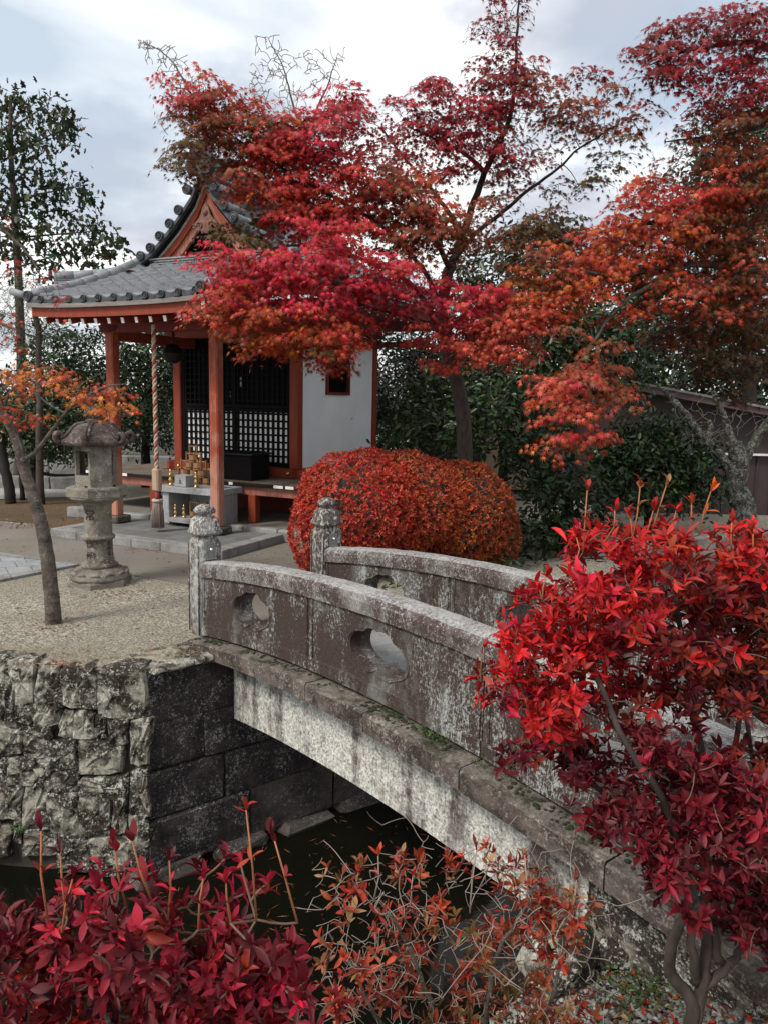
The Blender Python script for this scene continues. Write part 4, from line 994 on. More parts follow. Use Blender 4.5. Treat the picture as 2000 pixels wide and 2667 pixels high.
# bell, rope
bell = thing('shrine_bell', 'dark round bell hanging under the porch eave beside the rope', 'bell'); place(bell, -7.52, 8.60, 2.60)
MB().lathe([(.01,-.14),(.07,-.13),(.125,-.07),(.14,-.005),(.146,.0),(.14,.006),(.125,.07),(.07,.13),(.01,.14)], 20).build('body', MAT['bronze'], bell)
MB().tube([(.03*math.cos(t_*.7), 0, .15+.03*math.sin(t_*.7)) for t_ in range(10)], .008, 5).build('ring', MAT['bronze'], bell)
MB().tube([(0,0,.17),(0,0,.34)], .006, 5).build('hanger', MAT['bronze'], bell)
rp = thing('bell_rope', 'thick twisted red and white bell rope with a wooden grip and tassel', 'rope'); place(rp, -7.36, 8.05, .14)
zr0, zr1 = .98, 2.95
for k in range(3):
    mbk = MB(); pts = []; n_ = 150
    for i in range(n_+1):
        t_ = i/n_; th = t_*2*math.pi*10.5+k*2*math.pi/3; r = .0165; pts.append((r*math.cos(th), r*math.sin(th), lerp(zr0, zr1, t_)-.14))
    mbk.tube(pts, [.018]*(n_+1), 7); mbk.build('strand', MAT['ropered'] if k == 0 else (MAT['rope'] if k == 1 else MAT['ropewhite']), rp)
cbox('grip_block', (0,0,.70), (.115,.115,.32), MAT['blockwood'], rp, ch=.022)
MB().tube([(0,0,.42),(0,0,.56)], .03, 8).build('cord', MAT['ropered'], rp)
MB().tube([(.055*math.cos(t_*.628), .055*math.sin(t_*.628), .41) for t_ in range(11)], .024, 6).build('binding', MAT['ropewhite'], rp)
mbt = MB()
for i in range(64):
    th = i*2.399; r = .078*math.sqrt((i+.5)/64); mbt.tube([(r*.7*math.cos(th), r*.7*math.sin(th), .40), (r*math.cos(th)*1.05, r*math.sin(th)*1.05, .25), (r*math.cos(th)*1.12+random.uniform(-.004,.004), r*math.sin(th)*1.12, .02+random.uniform(0,.03))], .0085, 5)
mbt.build('tassel', MAT['tassel'], rp, kind='stuff')

# ================================================================== stone lantern
lc = gnd(262, 1518); LN = thing('stone_lantern', 'mossy stone lantern with curled hexagonal roof and engraved round shaft', 'lantern', (lc.x, lc.y, 0), .604)
h6 = lambda p=6: (lambda th, z: 1/max(abs(math.cos(((th % (math.pi/3))-math.pi/6))), .86)*.90)
hexw = lambda th, z: math.cos(math.pi/6)/math.cos(((th) % (math.pi/3))-math.pi/6)
MB().lathe([(.335,-.03),(.335,.05),(.32,.065),(.26,.07)], 6, smooth=False).build('plinth', MAT['lantern'], LN)
lot = MB().lathe([(.30,.065),(.297,.09),(.28,.125),(.24,.165),(.19,.185),(.17,.19)], 48, wob=lambda th, z: 1+.035*abs(math.sin(6*th))*(1 if .08 < z < .17 else 0)).build('lotus_base', MAT['lantern'], LN)
for k in range(12):
    a_ = k*math.pi/6+.13; m_ = Matrix.Rotation(a_, 4, 'Z') @ Matrix.Translation((.268,0,.125)) @ Matrix.Rotation(-.75, 4, 'Y')
    MB().lathe([(.001,.03),(.035,.02),(.055,.002),(.06,-.012)], 10, mat=m_ @ Matrix.Diagonal((.7,.95,.9,1))).build('petal', MAT['lantern'], lot)
MB().lathe([(.185,.185),(.19,.20),(.185,.215),(.165,.225),(.155,.24),(.142,.32),(.142,.47),(.150,.485),(.168,.49),(.170,.505),(.168,.52),(.150,.525),(.142,.54),(.138,.70),(.142,.85),(.155,.865),(.17,.875),(.17,.89)], 28, wob=lambda th, z: 1+.012*math.sin(7*th+z*13)).build('shaft', MAT['lantern'], LN)
MB().lathe([(.165,.885),(.22,.90),(.27,.925),(.28,.94)], 24, wob=lambda th, z: 1+.05*abs(math.sin(6*th))*(z > .9)).build('lotus_bracket', MAT['lantern'], LN)
MB().lathe([(.300,.938),(.312,.95),(.312,1.03),(.302,1.045),(.24,1.05)], 6, smooth=False, ph=.0).build('middle_platform', MAT['lantern'], LN)
# fire box: hexagon with window openings
fb = MB(); R6 = .215
def hx(k, r): a_ = k*math.pi/3; return Vector((r*math.cos(a_), r*math.sin(a_), 0))
for k in range(6):
    p, q_ = hx(k, R6), hx(k+1, R6); z0, z1 = 1.05, 1.48
    op = (k % 2 == 1)
    def quad(t0, t1, a0, a1):
        A = [lerp(p, q_, t0), lerp(p, q_, t1)]; inn = [v*.82 for v in A]
        vs_ = [A[0]+Vector((0,0,a0)), A[1]+Vector((0,0,a0)), A[1]+Vector((0,0,a1)), A[0]+Vector((0,0,a1)), inn[0]+Vector((0,0,a0)), inn[1]+Vector((0,0,a0)), inn[1]+Vector((0,0,a1)), inn[0]+Vector((0,0,a1))]
        fb.add(vs_, [(0,1,2,3),(5,4,7,6),(4,5,1,0),(3,2,6,7),(1,5,6,2),(4,0,3,7)])
    if not op: quad(0,1,z0,z1)
    else: quad(0,.10,z0,z1); quad(.90,1,z0,z1); quad(.10,.90,z0,z0+.12); quad(.10,.90,z1-.06,z1)
fb.build('fire_box', MAT['lantern'], LN)
MB().box((0,0,1.055),(.3,.3,.02)).build('inner_floor', MAT['inside'], LN)
# curled roof
def roofw(th, z):
    t_ = ((th+.0) % (math.pi/3))-math.pi/6; edge = 1-abs(t_)/(math.pi/6)         # 1 mid-side, 0 at corner
    return 1-.13*edge*max(0., min(1., (1.60-z)/.08))
rv = MB(); prof = [(.19,1.475),(.31,1.475),(.345,1.488),(.352,1.515),(.335,1.54),(.29,1.565),(.255,1.605),(.225,1.65),(.18,1.685),(.12,1.705),(.06,1.712)]
rv.lathe(prof, 48, wob=roofw).build('roof', MAT['lanternroof'], LN)
rfo = LN.children[-1]
for k in range(6):
    a_ = k*math.pi/3; c_, s_ = math.cos(a_), math.sin(a_)
    path = [(.08,1.715),(.13,1.706),(.185,1.69),(.232,1.652),(.265,1.605),(.30,1.57),(.34,1.55)]
    for dd in (-.017, .017):
        MB().tube([(r*c_-dd*s_, r*s_+dd*c_, z) for r, z in path], .016, 6).build('rib', MAT['lanternroof'], rfo)
    cur = []
    for i in range(15):
        t_ = i/14*5.0; rr = .058*(1-i/14*.62); cur.append(((.345+rr*math.sin(t_)), 1.568-rr*math.cos(t_)))
    MB().tube([(r*c_, r*s_, z) for r, z in cur], [.026]*9+[.022]*6, 8).build('curl', MAT['lanternroof'], rfo)
MB().lathe([(.08,1.70),(.10,1.72),(.085,1.74),(.06,1.75),(.08,1.765),(.105,1.80),(.10,1.83),(.065,1.86),(.03,1.88),(.002,1.885)], 20).build('finial', MAT['lanternroof'], LN)
# engraved characters, shallow strokes on the shaft
def engrave(txt, phi, z0, size, r=.142):
    cu = bpy.data.curves.new('t', 'FONT'); cu.body = txt; cu.size = size; cu.extrude = .004; cu.align_x = 'CENTER'; cu.resolution_u = 1
    to = bpy.data.objects.new('t', cu); C.objects.link(to); dg = bpy.context.evaluated_depsgraph_get(); me = bpy.data.meshes.new_from_object(to.evaluated_get(dg)); bpy.data.objects.remove(to)
    for v in me.vertices:
        a_ = phi+v.co.x/r; rr = r+v.co.z+.001; v.co = (rr*math.cos(a_), rr*math.sin(a_), z0+v.co.y)
    me.materials.clear(); me.materials.append(MAT['soil']); return link('engraved_character', me, LN)
lphi = math.atan2(-lc.y, -lc.x)-.604
for i, ch_ in enumerate('常夜燈'): engrave(ch_, lphi-.62, .71-i*.0-(.19*i if i < 1 else .14+.155*i), .125)
for i, ch_ in enumerate('正月吉日'): engrave(ch_, lphi+.78, .43-i*.055, .05)
# ================================================================== FOLIAGE TOOLS
def tmpl(v, f): return np.array(v, float), f
def maple_t(lobes=7):
    ang = {7: [0, 38, 80, 128], 5: [0, 48, 100]}[lobes]; ln = {7: [1., .92, .74, .42], 5: [1., .85, .5]}[lobes]
    tips = [(a, l) for a, l in zip(ang, ln)]; tips = [(-a, l) for a, l in tips[:0:-1]]+tips; v = [(0, 0, 0)]; f = []
    pts = []
    for i, (a, l) in enumerate(tips):
        if i: 
            pa = (a+tips[i-1][0])/2; pts.append((pa, .23))
        pts.append((a, l))
    for a, r in pts: v.append((r*.60*math.sin(math.radians(a)), r*.60*math.cos(math.radians(a))+.0, -.10*r*r))
    for i in range(1, len(pts)): f.append((0, i+1, i))
    f = [(a, b_, c) for a, b_, c in f]
    f.append((0, 1, len(pts)))
    return tmpl(v, f)
MAPLE, MAPLE5 = maple_t(7), maple_t(5)
LEAFB = tmpl([(0,0,0),(.15,.34,.035),(.205,.62,.04),(0,1,-.10),(-.205,.62,.04),(-.15,.34,.035),(0,.32,0),(0,.64,.0)], [(0,1,6),(1,2,7,6),(2,3,7),(3,4,7),(4,5,6,7),(5,0,6)])
_y = [0,.13,.36,.60,.82,1.]; _w = [0,.075,.17,.19,.115,0]; _z = [0,.02,.03,.015,-.035,-.10]
LEAFH = tmpl([(0,y,z-.025*(0<y<1)) for y, z in zip(_y,_z)]+[(w,y,z+.02) for y, w, z in zip(_y[1:5],_w[1:5],_z[1:5])]+[(-w,y,z+.02) for y, w, z in zip(_y[1:5],_w[1:5],_z[1:5])],
 [(0,6,1),(1,6,7,2),(2,7,8,3),(3,8,9,4),(4,9,5),(0,1,10),(1,2,11,10),(2,3,12,11),(3,4,13,12),(4,5,13)])
LEAFS = tmpl([(0,0,0),(.2,.5,.05),(0,1,-.05),(-.2,.5,.05)], [(0,1,2),(0,2,3)])
LEAFG = tmpl([(0,0,0),(.20,.32,.04),(.17,.72,.02),(0,1,-.06),(-.17,.72,.02),(-.20,.32,.04)], [(0,1,2,3),(0,3,4,5)])
CONI = tmpl([(0,0,0),(.16,.35,.0),(.34,.45,-.06),(.14,.6,.0),(.24,.82,-.1),(0,1.1,-.16),(-.22,.8,-.1),(-.13,.58,0),(-.34,.42,-.06),(-.15,.3,0)], [(0,1,3,5),(0,5,7,9),(1,2,3),(3,4,5),(5,6,7),(7,8,9)])
NEED = tmpl([(0,0,0),(.03,.5,0),(0,1,0),(-.03,.5,0)], [(0,1,2),(0,2,3)])
def unit(a): return a/np.maximum(np.linalg.norm(a, axis=-1, keepdims=True), 1e-9)
def rots(nrm, dirv):
    y = unit(dirv - nrm*(dirv*nrm).sum(-1, keepdims=True)); x = np.cross(y, nrm); return np.stack([x, y, nrm], -1)
def foliage(parent, base, pos, R, sc, col, T, mat, matobj=None, nparts=0, pname='leaf', sname='foliage', minpx=0):
    tv, tf = T; N_ = len(pos); pos = np.asarray(pos, float)
    keep = np.ones(N_, bool)
    if nparts and N_:
        px, py = proj(pos); size = sc/np.linalg.norm(pos-np.array([0,0,EYE]), axis=1)*F
        size = np.where((px > 10) & (px < 1990) & (py > 10) & (py < 2657) & (pos[:,1] > .3), size, 0)
        # the ones least hidden: nearest along each ray, in cells
        cell = 14.; key = (px//cell).astype(int)*1000+(py//cell).astype(int); order = np.argsort(pos[:,1]); seen = set(); front = np.zeros(N_, bool)
        for i in order:
            if size[i] < minpx: continue
            k = key[i]
            if k in seen: continue
            seen.add(k); front[i] = True
        score = np.where(front, size, 0); idx = np.argsort(-score)[:nparts]; idx = [i for i in idx if score[i] > 0]
        me = bpy.data.meshes.new(pname); me.from_pydata([tuple(v) for v in tv], [], tf); me.materials.append(matobj); me.polygons.foreach_set('use_smooth', [True]*len(tf)); me.update()
        for i in idx:
            m = Matrix(((R[i,0,0]*sc[i], R[i,0,1]*sc[i], R[i,0,2]*sc[i], pos[i,0]-base[0]), (R[i,1,0]*sc[i], R[i,1,1]*sc[i], R[i,1,2]*sc[i], pos[i,1]-base[1]), (R[i,2,0]*sc[i], R[i,2,1]*sc[i], R[i,2,2]*sc[i], pos[i,2]-base[2]), (0,0,0,1)))
            o = link(pname, me, parent, m); o.color = (*[float(c) for c in col[i]], 1); keep[i] = False
    pos, R, sc, col = pos[keep], R[keep], sc[keep], col[keep]; n = len(pos)
    if not n: return None
    V = np.einsum('nij,kj->nki', R, tv)*sc[:,None,None]+pos[:,None,:]-np.asarray(base, float)
    K = len(tv); V = V.reshape(-1, 3)
    loops = np.concatenate([np.array(f) for f in tf]); lens = np.array([len(f) for f in tf])
    L_all = (loops[None,:]+np.arange(n)[:,None]*K).ravel(); ls = np.tile(lens, n); st_ = np.concatenate([[0], np.cumsum(ls)[:-1]])
    me = bpy.data.meshes.new(sname); me.vertices.add(len(V)); me.vertices.foreach_set('co', V.astype(np.float32).ravel())
    me.loops.add(len(L_all)); me.loops.foreach_set('vertex_index', L_all.astype(np.int32))
    me.polygons.add(len(ls)); me.polygons.foreach_set('loop_start', st_.astype(np.int32))
    try: me.polygons.foreach_set('loop_total', ls.astype(np.int32))
    except Exception: pass
    me.polygons.foreach_set('use_smooth', np.ones(len(ls), bool)); me.update(calc_edges=True)
    a = me.attributes.new('col', 'FLOAT_COLOR', 'POINT'); cc = np.ones((n, K, 4), np.float32); cc[:,:,:3] = col[:,None,:]; a.data.foreach_set('color', cc.ravel())
    me.materials.append(mat); o = link(sname, me, parent); o['kind'] = 'stuff'; return o
class Skel:
    """a branching skeleton: targets are joined to the nearest node by a thin curved twig"""
    def __init__(s): s.p = np.zeros((60000, 3)); s.r = np.zeros(60000); s.n = 0
    def add(s, p, r): 
        if s.n < 59999: s.p[s.n] = p; s.r[s.n] = r; s.n += 1
    def limb(s, mb, pts, r0, r1, n=8, sub=5, wob=.012):
        P = [Vector(p) for p in pts]; out = []
        for i in range(len(P)-1):
            a = P[max(i-1,0)]; b_ = P[i]; c = P[i+1]; d = P[min(i+2, len(P)-1)]
            for k in range(sub):
                t = k/sub; q_ = .5*((2*b_)+(c-a)*t+(2*a-5*b_+4*c-d)*t*t+(-a+3*b_-3*c+d)*t**3); out.append(q_+Vector((random.uniform(-1,1), random.uniform(-1,1), random.uniform(-.3,.3)))*wob*(0 if (i == 0 and k == 0) else 1))
        out.append(P[-1]); R_ = [lerp(r0, r1, (i/(len(out)-1))**.8) for i in range(len(out))]
        mb.tube(out, R_, n)
        for q_, r in zip(out, R_): s.add(q_, r)
    def grow(s, mb, targets, rt=.003, sag=.05, grow=.012, n=4, maxr=.02, wob=.06):
        T_ = np.asarray(targets, float)
        if not len(T_) or not s.n: return
        d0 = np.array([np.min(((s.p[:s.n]-t)**2).sum(1)) for t in T_]); order = np.argsort(d0)
        for i in order:
            t = T_[i]; dd = ((s.p[:s.n]-t)**2).sum(1); j = int(np.argmin(dd)); q_ = s.p[j].copy(); L_ = math.sqrt(dd[j])
            if L_ < .02: continue
            r0 = min(maxr, rt+grow*L_, s.r[j]*.8+rt*.3); pts = []
            w_ = rng.normal(0, wob*L_, 3); k = 4 if L_ > .15 else 3
            for a in range(k+1):
                f_ = a/k; p = q_*(1-f_)+t*f_+w_*math.sin(math.pi*f_)+np.array([0,0,sag*L_*math.sin(math.pi*f_)]); pts.append(p)
                if a: s.add(p, lerp(r0, rt, f_))
            mb.tube(pts, [lerp(r0, rt, a/k) for a in range(k+1)], n, cap=False)
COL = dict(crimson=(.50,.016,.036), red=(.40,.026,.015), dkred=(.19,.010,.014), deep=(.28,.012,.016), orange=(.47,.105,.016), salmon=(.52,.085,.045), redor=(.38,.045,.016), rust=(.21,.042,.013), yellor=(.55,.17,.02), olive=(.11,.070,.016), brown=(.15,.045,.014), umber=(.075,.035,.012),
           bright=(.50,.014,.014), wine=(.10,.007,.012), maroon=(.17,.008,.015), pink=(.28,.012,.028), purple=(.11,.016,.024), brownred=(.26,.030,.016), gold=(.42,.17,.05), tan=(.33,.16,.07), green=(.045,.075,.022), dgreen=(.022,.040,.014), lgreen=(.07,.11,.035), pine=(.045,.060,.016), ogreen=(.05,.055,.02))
COL = {k: np.array(v) for k, v in COL.items()}
def colour(keys, n, jit=.22):
    """keys: list of (name, weight)"""
    names = [k for k, w_ in keys]; w_ = np.array([w for k, w in keys], float); w_ /= w_.sum(); ch_ = rng.choice(len(names), n, p=w_)
    c = np.array([COL[k] for k in names])[ch_]; return np.clip(c*np.exp(rng.normal(0, jit, (n, 1)))*np.exp(rng.normal(0, jit*.5, (n, 3))), 0, .85)
def ball(n):
    v = unit(rng.normal(size=(n, 3))); return v*rng.random((n, 1))**(1/3)
def near_keys(k): return COLMIX.get(k, [(k, 1)])
COLMIX = {'crimson': [('crimson',5),('red',1),('salmon',.5)], 'red': [('red',4),('crimson',1),('redor',1)], 'dkred': [('dkred',3),('deep',2),('brown',.6)], 'deep': [('deep',3),('crimson',1),('dkred',1)],
 'yellor': [('yellor',3),('orange',2),('redor',.5)], 'orange': [('orange',3),('redor',1.5),('rust',.6)], 'salmon': [('salmon',3),('redor',1),('crimson',.7)], 'redor': [('redor',3),('orange',1),('red',1)], 'rust': [('rust',3),('redor',.7),('olive',.8)], 'olive': [('olive',3),('rust',1.2),('umber',1)], 'brown': [('brown',3),('rust',1),('umber',1)], 'umber': [('umber',3),('brown',1),('ogreen',1)]}
def maple_blobs(blobs, Y=None, dens=7.2, leaf=.086, spr=.27, flat=.30, squash=.9):
    """blobs: (px, py, r, Y, colour, k) in overview pixels -> sprays and leaves"""
    P, Nn, D, S, Cc, cen = [], [], [], [], [], []
    for (x, y, r, Yb, key, k) in blobs:
        x *= 1.2056; y *= 1.2056; r *= 1.2056; c = np.array(at(x, y, Yb)); R_ = r*Yb/F
        lp = leaf*F/Yb; n = int(dens*k*math.pi*r*r/(lp*lp*.42)); ns = max(2, int(n/(34*(spr/.21)**2))); m = n//ns
        for _ in range(ns):
            o = np.clip(rng.normal(0,1,3),-2.1,2.1)*np.array([R_*.56, max(R_*.56, .3), R_*squash*.50]); sc_ = c+o; cen.append(sc_); sr_ = spr*random.uniform(.7, 1.25)
            keyc = near_keys(key); cmain = keyc[0][0] if random.random() < .62 else random.choice(keyc)[0]
            th = rng.random(m)*2*math.pi; rr = np.sqrt(rng.random(m))*sr_; out_ = np.stack([np.cos(th), np.sin(th), np.zeros(m)], 1)
            tl_ = rng.normal(0,.22,2); pz = rng.normal(0, flat*sr_*.22, m)-.42*rr**2/sr_+(out_[:,:2]*rr[:,None])@tl_; [cen.append(sc_+np.array([math.cos(q_)*sr_*.75, math.sin(q_)*sr_*.75, -.2*sr_])) for q_ in rng.random(3)*6.28]
            P.append(sc_+out_*rr[:,None]+np.stack([0*pz, 0*pz, pz], 1))
            nn = unit(np.array([0,-.35,.62])+out_*.75*(rr/sr_)[:,None]+rng.normal(0, .30, (m, 3))); Nn.append(nn)
            D.append(out_+np.array([0,0,-.5])+rng.normal(0, .4, (m, 3))); S.append(leaf*np.exp(rng.normal(0, .17, m)))
            Cc.append(colour([(cmain, 3)]+keyc, m, .20))
    P = np.concatenate(P); R = rots(np.concatenate(Nn), np.concatenate(D)); return P, R, np.concatenate(S), np.concatenate(Cc), np.array(cen)
def limbpx(pts, Y): return [at(x, y, (Y if len(p_) < 3 else p_[2])) for p_ in pts for x, y in [p_[:2]]]

# ================================================================== CENTRE MAPLE
tb = gnd(1205, 1285); tb = Vector((1.10, 10.2, 0))
CM = thing('maple_tree', 'tall crimson Japanese maple with forked black trunk between the shrine and the evergreens', 'maple', tuple(tb)); base = np.array(tb)
sk = Skel(); iv = Matrix.Translation(-tb)
def blimb(sk, name, pts, r0, r1, parent, iv, mat='barkblack', n=9, sub=5, wob=.012):
    mbl = MB(); sk.limb(mbl, pts, r0, r1, n, sub, wob); mbl.v = [tuple(iv @ Vector(v)) for v in mbl.v]; return mbl.build(name, MAT[mat], parent)
blimb(sk, 'trunk', [tb]+limbpx([(1208,1120),(1190,1010),(1172,930),(1160,860),(1152,790),(1160,735),(1175,690)], 10.0), .11, .07, CM, iv, 'bark')
blimb(sk, 'limb', limbpx([(1175,690),(1200,620),(1228,540),(1262,450),(1300,370),(1330,290),(1340,190),(1346,60),(1350,-40)], 10.0), .062, .010, CM, iv)
blimb(sk, 'limb', limbpx([(1178,680),(1235,610),(1300,560),(1370,500),(1450,440),(1510,385),(1600,330)], 9.9), .038, .008, CM, iv)
blimb(sk, 'limb', limbpx([(1172,700),(1130,620),(1090,560),(1020,520),(930,470),(820,430,9.3),(700,400,9.0)], 9.7), .038, .008, CM, iv)
blimb(sk, 'limb', limbpx([(1165,900),(1135,850),(1108,790,9.6),(1070,740,9.3),(980,690,9.0),(860,650,8.8),(740,640,8.7),(640,680,8.6)], 9.9), .048, .009, CM, iv)
blimb(sk, 'limb', limbpx([(1150,800),(1100,700,9.6),(1010,600,9.3),(880,520,9.0),(740,440,8.9),(600,350,8.8),(480,270,8.8)], 9.8), .036, .006, CM, iv)
blimb(sk, 'limb', limbpx([(1155,880),(1200,830,9.6),(1280,790,9.4),(1360,770,9.2),(1440,800,9.0)], 9.9), .034, .008, CM, iv)
blimb(sk, 'limb', limbpx([(1200,620),(1170,560),(1130,500),(1060,420),(1000,340)], 9.9), .04, .010, CM, iv)
blimb(sk, 'limb', limbpx([(1262,450),(1210,400),(1150,370),(1060,330)], 10.), .035, .008, CM, iv)
B = []
U = 9.9
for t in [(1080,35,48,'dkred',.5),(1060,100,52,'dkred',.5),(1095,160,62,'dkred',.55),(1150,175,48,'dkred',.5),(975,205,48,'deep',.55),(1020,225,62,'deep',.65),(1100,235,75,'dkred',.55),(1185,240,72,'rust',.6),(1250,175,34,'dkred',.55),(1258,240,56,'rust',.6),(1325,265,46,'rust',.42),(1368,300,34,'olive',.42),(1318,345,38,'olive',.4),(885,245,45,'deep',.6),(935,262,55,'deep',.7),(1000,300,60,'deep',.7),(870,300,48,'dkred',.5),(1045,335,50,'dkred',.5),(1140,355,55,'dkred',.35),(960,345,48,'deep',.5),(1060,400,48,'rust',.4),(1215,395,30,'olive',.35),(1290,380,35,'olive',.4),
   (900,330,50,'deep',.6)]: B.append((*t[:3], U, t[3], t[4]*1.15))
for t in [(385,195,28,'red',.5),(420,215,36,'red',.8),(450,240,50,'red',.9),(520,245,48,'redor',.9),(575,285,62,'redor',.9),(485,295,55,'rust',.8),(400,330,38,'olive',.55),(445,355,50,'olive',.75),(535,340,62,'rust',1),(620,330,62,'red',1),(700,225,48,'crimson',.6),(755,215,38,'crimson',.5),(700,320,60,'crimson',.8),(775,250,42,'deep',.6),(790,330,55,'deep',.6),(620,400,58,'red',1),(690,415,62,'red',1),(560,410,52,'redor',.9),(770,420,62,'red',.9),(835,400,56,'rust',.9),(905,420,62,'redor',.9),(870,480,60,'rust',.9),(790,480,56,'red',.8),(640,470,46,'red',.8),(945,500,55,'rust',.8),(1005,470,52,'rust',.6),(510,470,32,'olive',.55),(560,480,30,'olive',.5),(480,495,26,'olive',.35),(570,520,26,'olive',.5),(720,290,50,'deep',.8),(640,270,40,'redor',.7),(480,250,40,'rust',.8),(730,500,45,'red',.7)]: B.append((*t[:3], 9.0, t[3], t[4]*1.5))
for t in [(462,555,38,'crimson',1),(515,575,50,'crimson',1.1),(575,600,62,'crimson',1.1),(645,560,52,'crimson',1),(660,505,40,'crimson',.9),(735,535,50,'crimson',1),(795,560,52,'crimson',1),(855,580,48,'crimson',1),(700,615,62,'crimson',1.1),(640,640,50,'crimson',1.1),(765,640,46,'crimson',1),(830,615,44,'crimson',1),(880,620,34,'deep',.9),(860,660,30,'deep',.8),
   (450,650,34,'red',1),(480,690,42,'orange',1),(535,660,52,'redor',1),(595,700,52,'redor',1),(650,715,50,'orange',1),(700,690,52,'redor',1),(735,735,50,'red',1),(725,775,30,'red',.8),(650,760,30,'redor',.8),(565,735,32,'orange',.9),(540,710,38,'rust',1),(775,690,30,'red',.8),(500,615,45,'red',1),(880,540,45,'rust',.8),(690,760,36,'rust',.8),(600,745,30,'orange',.8)]: B.append((*t[:3], 8.5, *t[3:]))
for t in [(955,640,42,'crimson',1),(1010,650,52,'crimson',1.1),(1055,640,42,'crimson',1),(975,700,42,'deep',.8),(1045,705,60,'salmon',1.1),(1115,690,58,'salmon',1.1),(1090,740,46,'salmon',1),(960,765,34,'salmon',1),(1010,755,40,'salmon',1),(1150,625,50,'orange',1),(1140,700,42,'redor',1),(905,715,26,'red',.7),(870,690,26,'deep',.6)]: B.append((*t[:3], 8.9, *t[3:]))
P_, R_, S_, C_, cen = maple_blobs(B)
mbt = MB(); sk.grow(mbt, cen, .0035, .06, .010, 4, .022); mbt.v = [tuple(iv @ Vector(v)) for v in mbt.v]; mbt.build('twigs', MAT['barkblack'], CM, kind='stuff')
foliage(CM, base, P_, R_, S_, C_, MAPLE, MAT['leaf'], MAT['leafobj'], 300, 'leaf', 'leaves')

# ================================================================== RIGHT MAPLE (orange / rust)
tb = Vector((7.2, 9.6, 0)); RM = thing('maple_tree', 'wide rust and orange Japanese maple leaning in from the right edge above the dark shed', 'maple', tuple(tb)); base = np.array(tb); iv = Matrix.Translation(-tb); sk = Skel()
blimb(sk, 'trunk', [tb, Vector((7.0, 9.5, 1.6)), Vector((6.6, 9.4, 3.0)), Vector((6.1, 9.3, 3.9))], .2, .12, RM, iv, 'bark')
blimb(sk, 'limb', [Vector((6.1, 9.3, 3.9))]+limbpx([(2040,690,9.2),(1930,700,9.1),(1850,690,9.),(1790,690,8.9),(1700,700,8.8),(1600,720,8.6),(1500,700,8.5)], 9.), .075, .012, RM, iv, 'barkpale')
blimb(sk, 'limb', limbpx([(1900,700,9.1),(1870,640),(1800,600),(1700,580),(1580,600),(1450,640),(1330,690,8.6)], 9.), .05, .01, RM, iv)
blimb(sk, 'limb', limbpx([(1930,690,9.1),(1960,600),(1990,520),(1930,440),(1850,400)], 9.3), .05, .01, RM, iv)
blimb(sk, 'limb', limbpx([(1790,690,8.9),(1700,740),(1620,790),(1550,880),(1500,960),(1480,1040)], 8.6), .035, .006, RM, iv, 'barkpale')
blimb(sk, 'limb', limbpx([(1960,800),(1990,720,9.2)], 9.3), .03, .04, RM, iv, 'barkpale')
B = []
for t in [(1100,525,40,'olive',.8),(1150,500,46,'olive',.8),(1200,480,46,'umber',.8),(1240,500,40,'umber',.9),(1110,570,34,'olive',.8),(1160,560,40,'umber',.9),(1290,540,44,'rust',.9),(1400,410,40,'redor',.7),(1480,380,44,'rust',.8),(1190,530,44,'brown',.9)]: B.append((*t[:3], 9.8, *t[3:]))
for t in [(1190,585,52,'rust',1),(1250,545,55,'redor',1),(1320,495,55,'redor',1),(1380,465,60,'redor',1),(1200,670,40,'redor',1),(1295,600,56,'redor',1),(1350,560,58,'redor',1),(1420,540,58,'redor',1),(1265,640,40,'orange',.9),(1240,600,46,'orange',1),(1450,450,62,'red',1),(1540,425,66,'redor',1),(1605,410,60,'rust',1),(1500,500,76,'rust',1),(1600,500,76,'rust',1),(1445,600,70,'redor',.9),(1550,610,82,'rust',.9),(1630,600,70,'rust',.9),(1400,645,52,'rust',.9),(1345,650,34,'redor',.6)]: B.append((*t[:3], 8.8, *t[3:]))
for t in [(1500,690,66,'brown',.9),(1590,700,76,'olive',.9),(1440,700,40,'brown',.7),(1550,770,56,'umber',.8),(1630,790,56,'umber',.8),(1480,760,34,'umber',.6),(1600,840,36,'umber',.6),(1420,620,40,'rust',.8),(1640,700,50,'brown',.8)]: B.append((*t[:3], 9.4, *t[3:]))
for t in [(1258,750,38,'rust',.8),(1245,800,44,'salmon',.8),(1205,830,42,'salmon',.9),(1285,800,42,'rust',.8),(1185,850,32,'redor',.8),(1245,870,46,'salmon',.9),(1300,850,40,'rust',.8),(1235,925,34,'salmon',.9),(1205,945,24,'redor',.8),(1270,900,34,'rust',.8),(1270,940,26,'redor',.7),(1190,970,14,'redor',.6)]: B.append((*t[:3], 7.6, *t[3:]))
P_, R_, S_, C_, cen = maple_blobs(B)
mbt = MB(); sk.grow(mbt, cen, .0035, .06, .010, 4, .022); mbt.v = [tuple(iv @ Vector(v)) for v in mbt.v]; mbt.build('twigs', MAT['bark'], RM, kind='stuff')
foliage(RM, base, P_, R_, S_, C_, MAPLE, MAT['leaf'], MAT['leafobj'], 300, 'leaf', 'leaves')
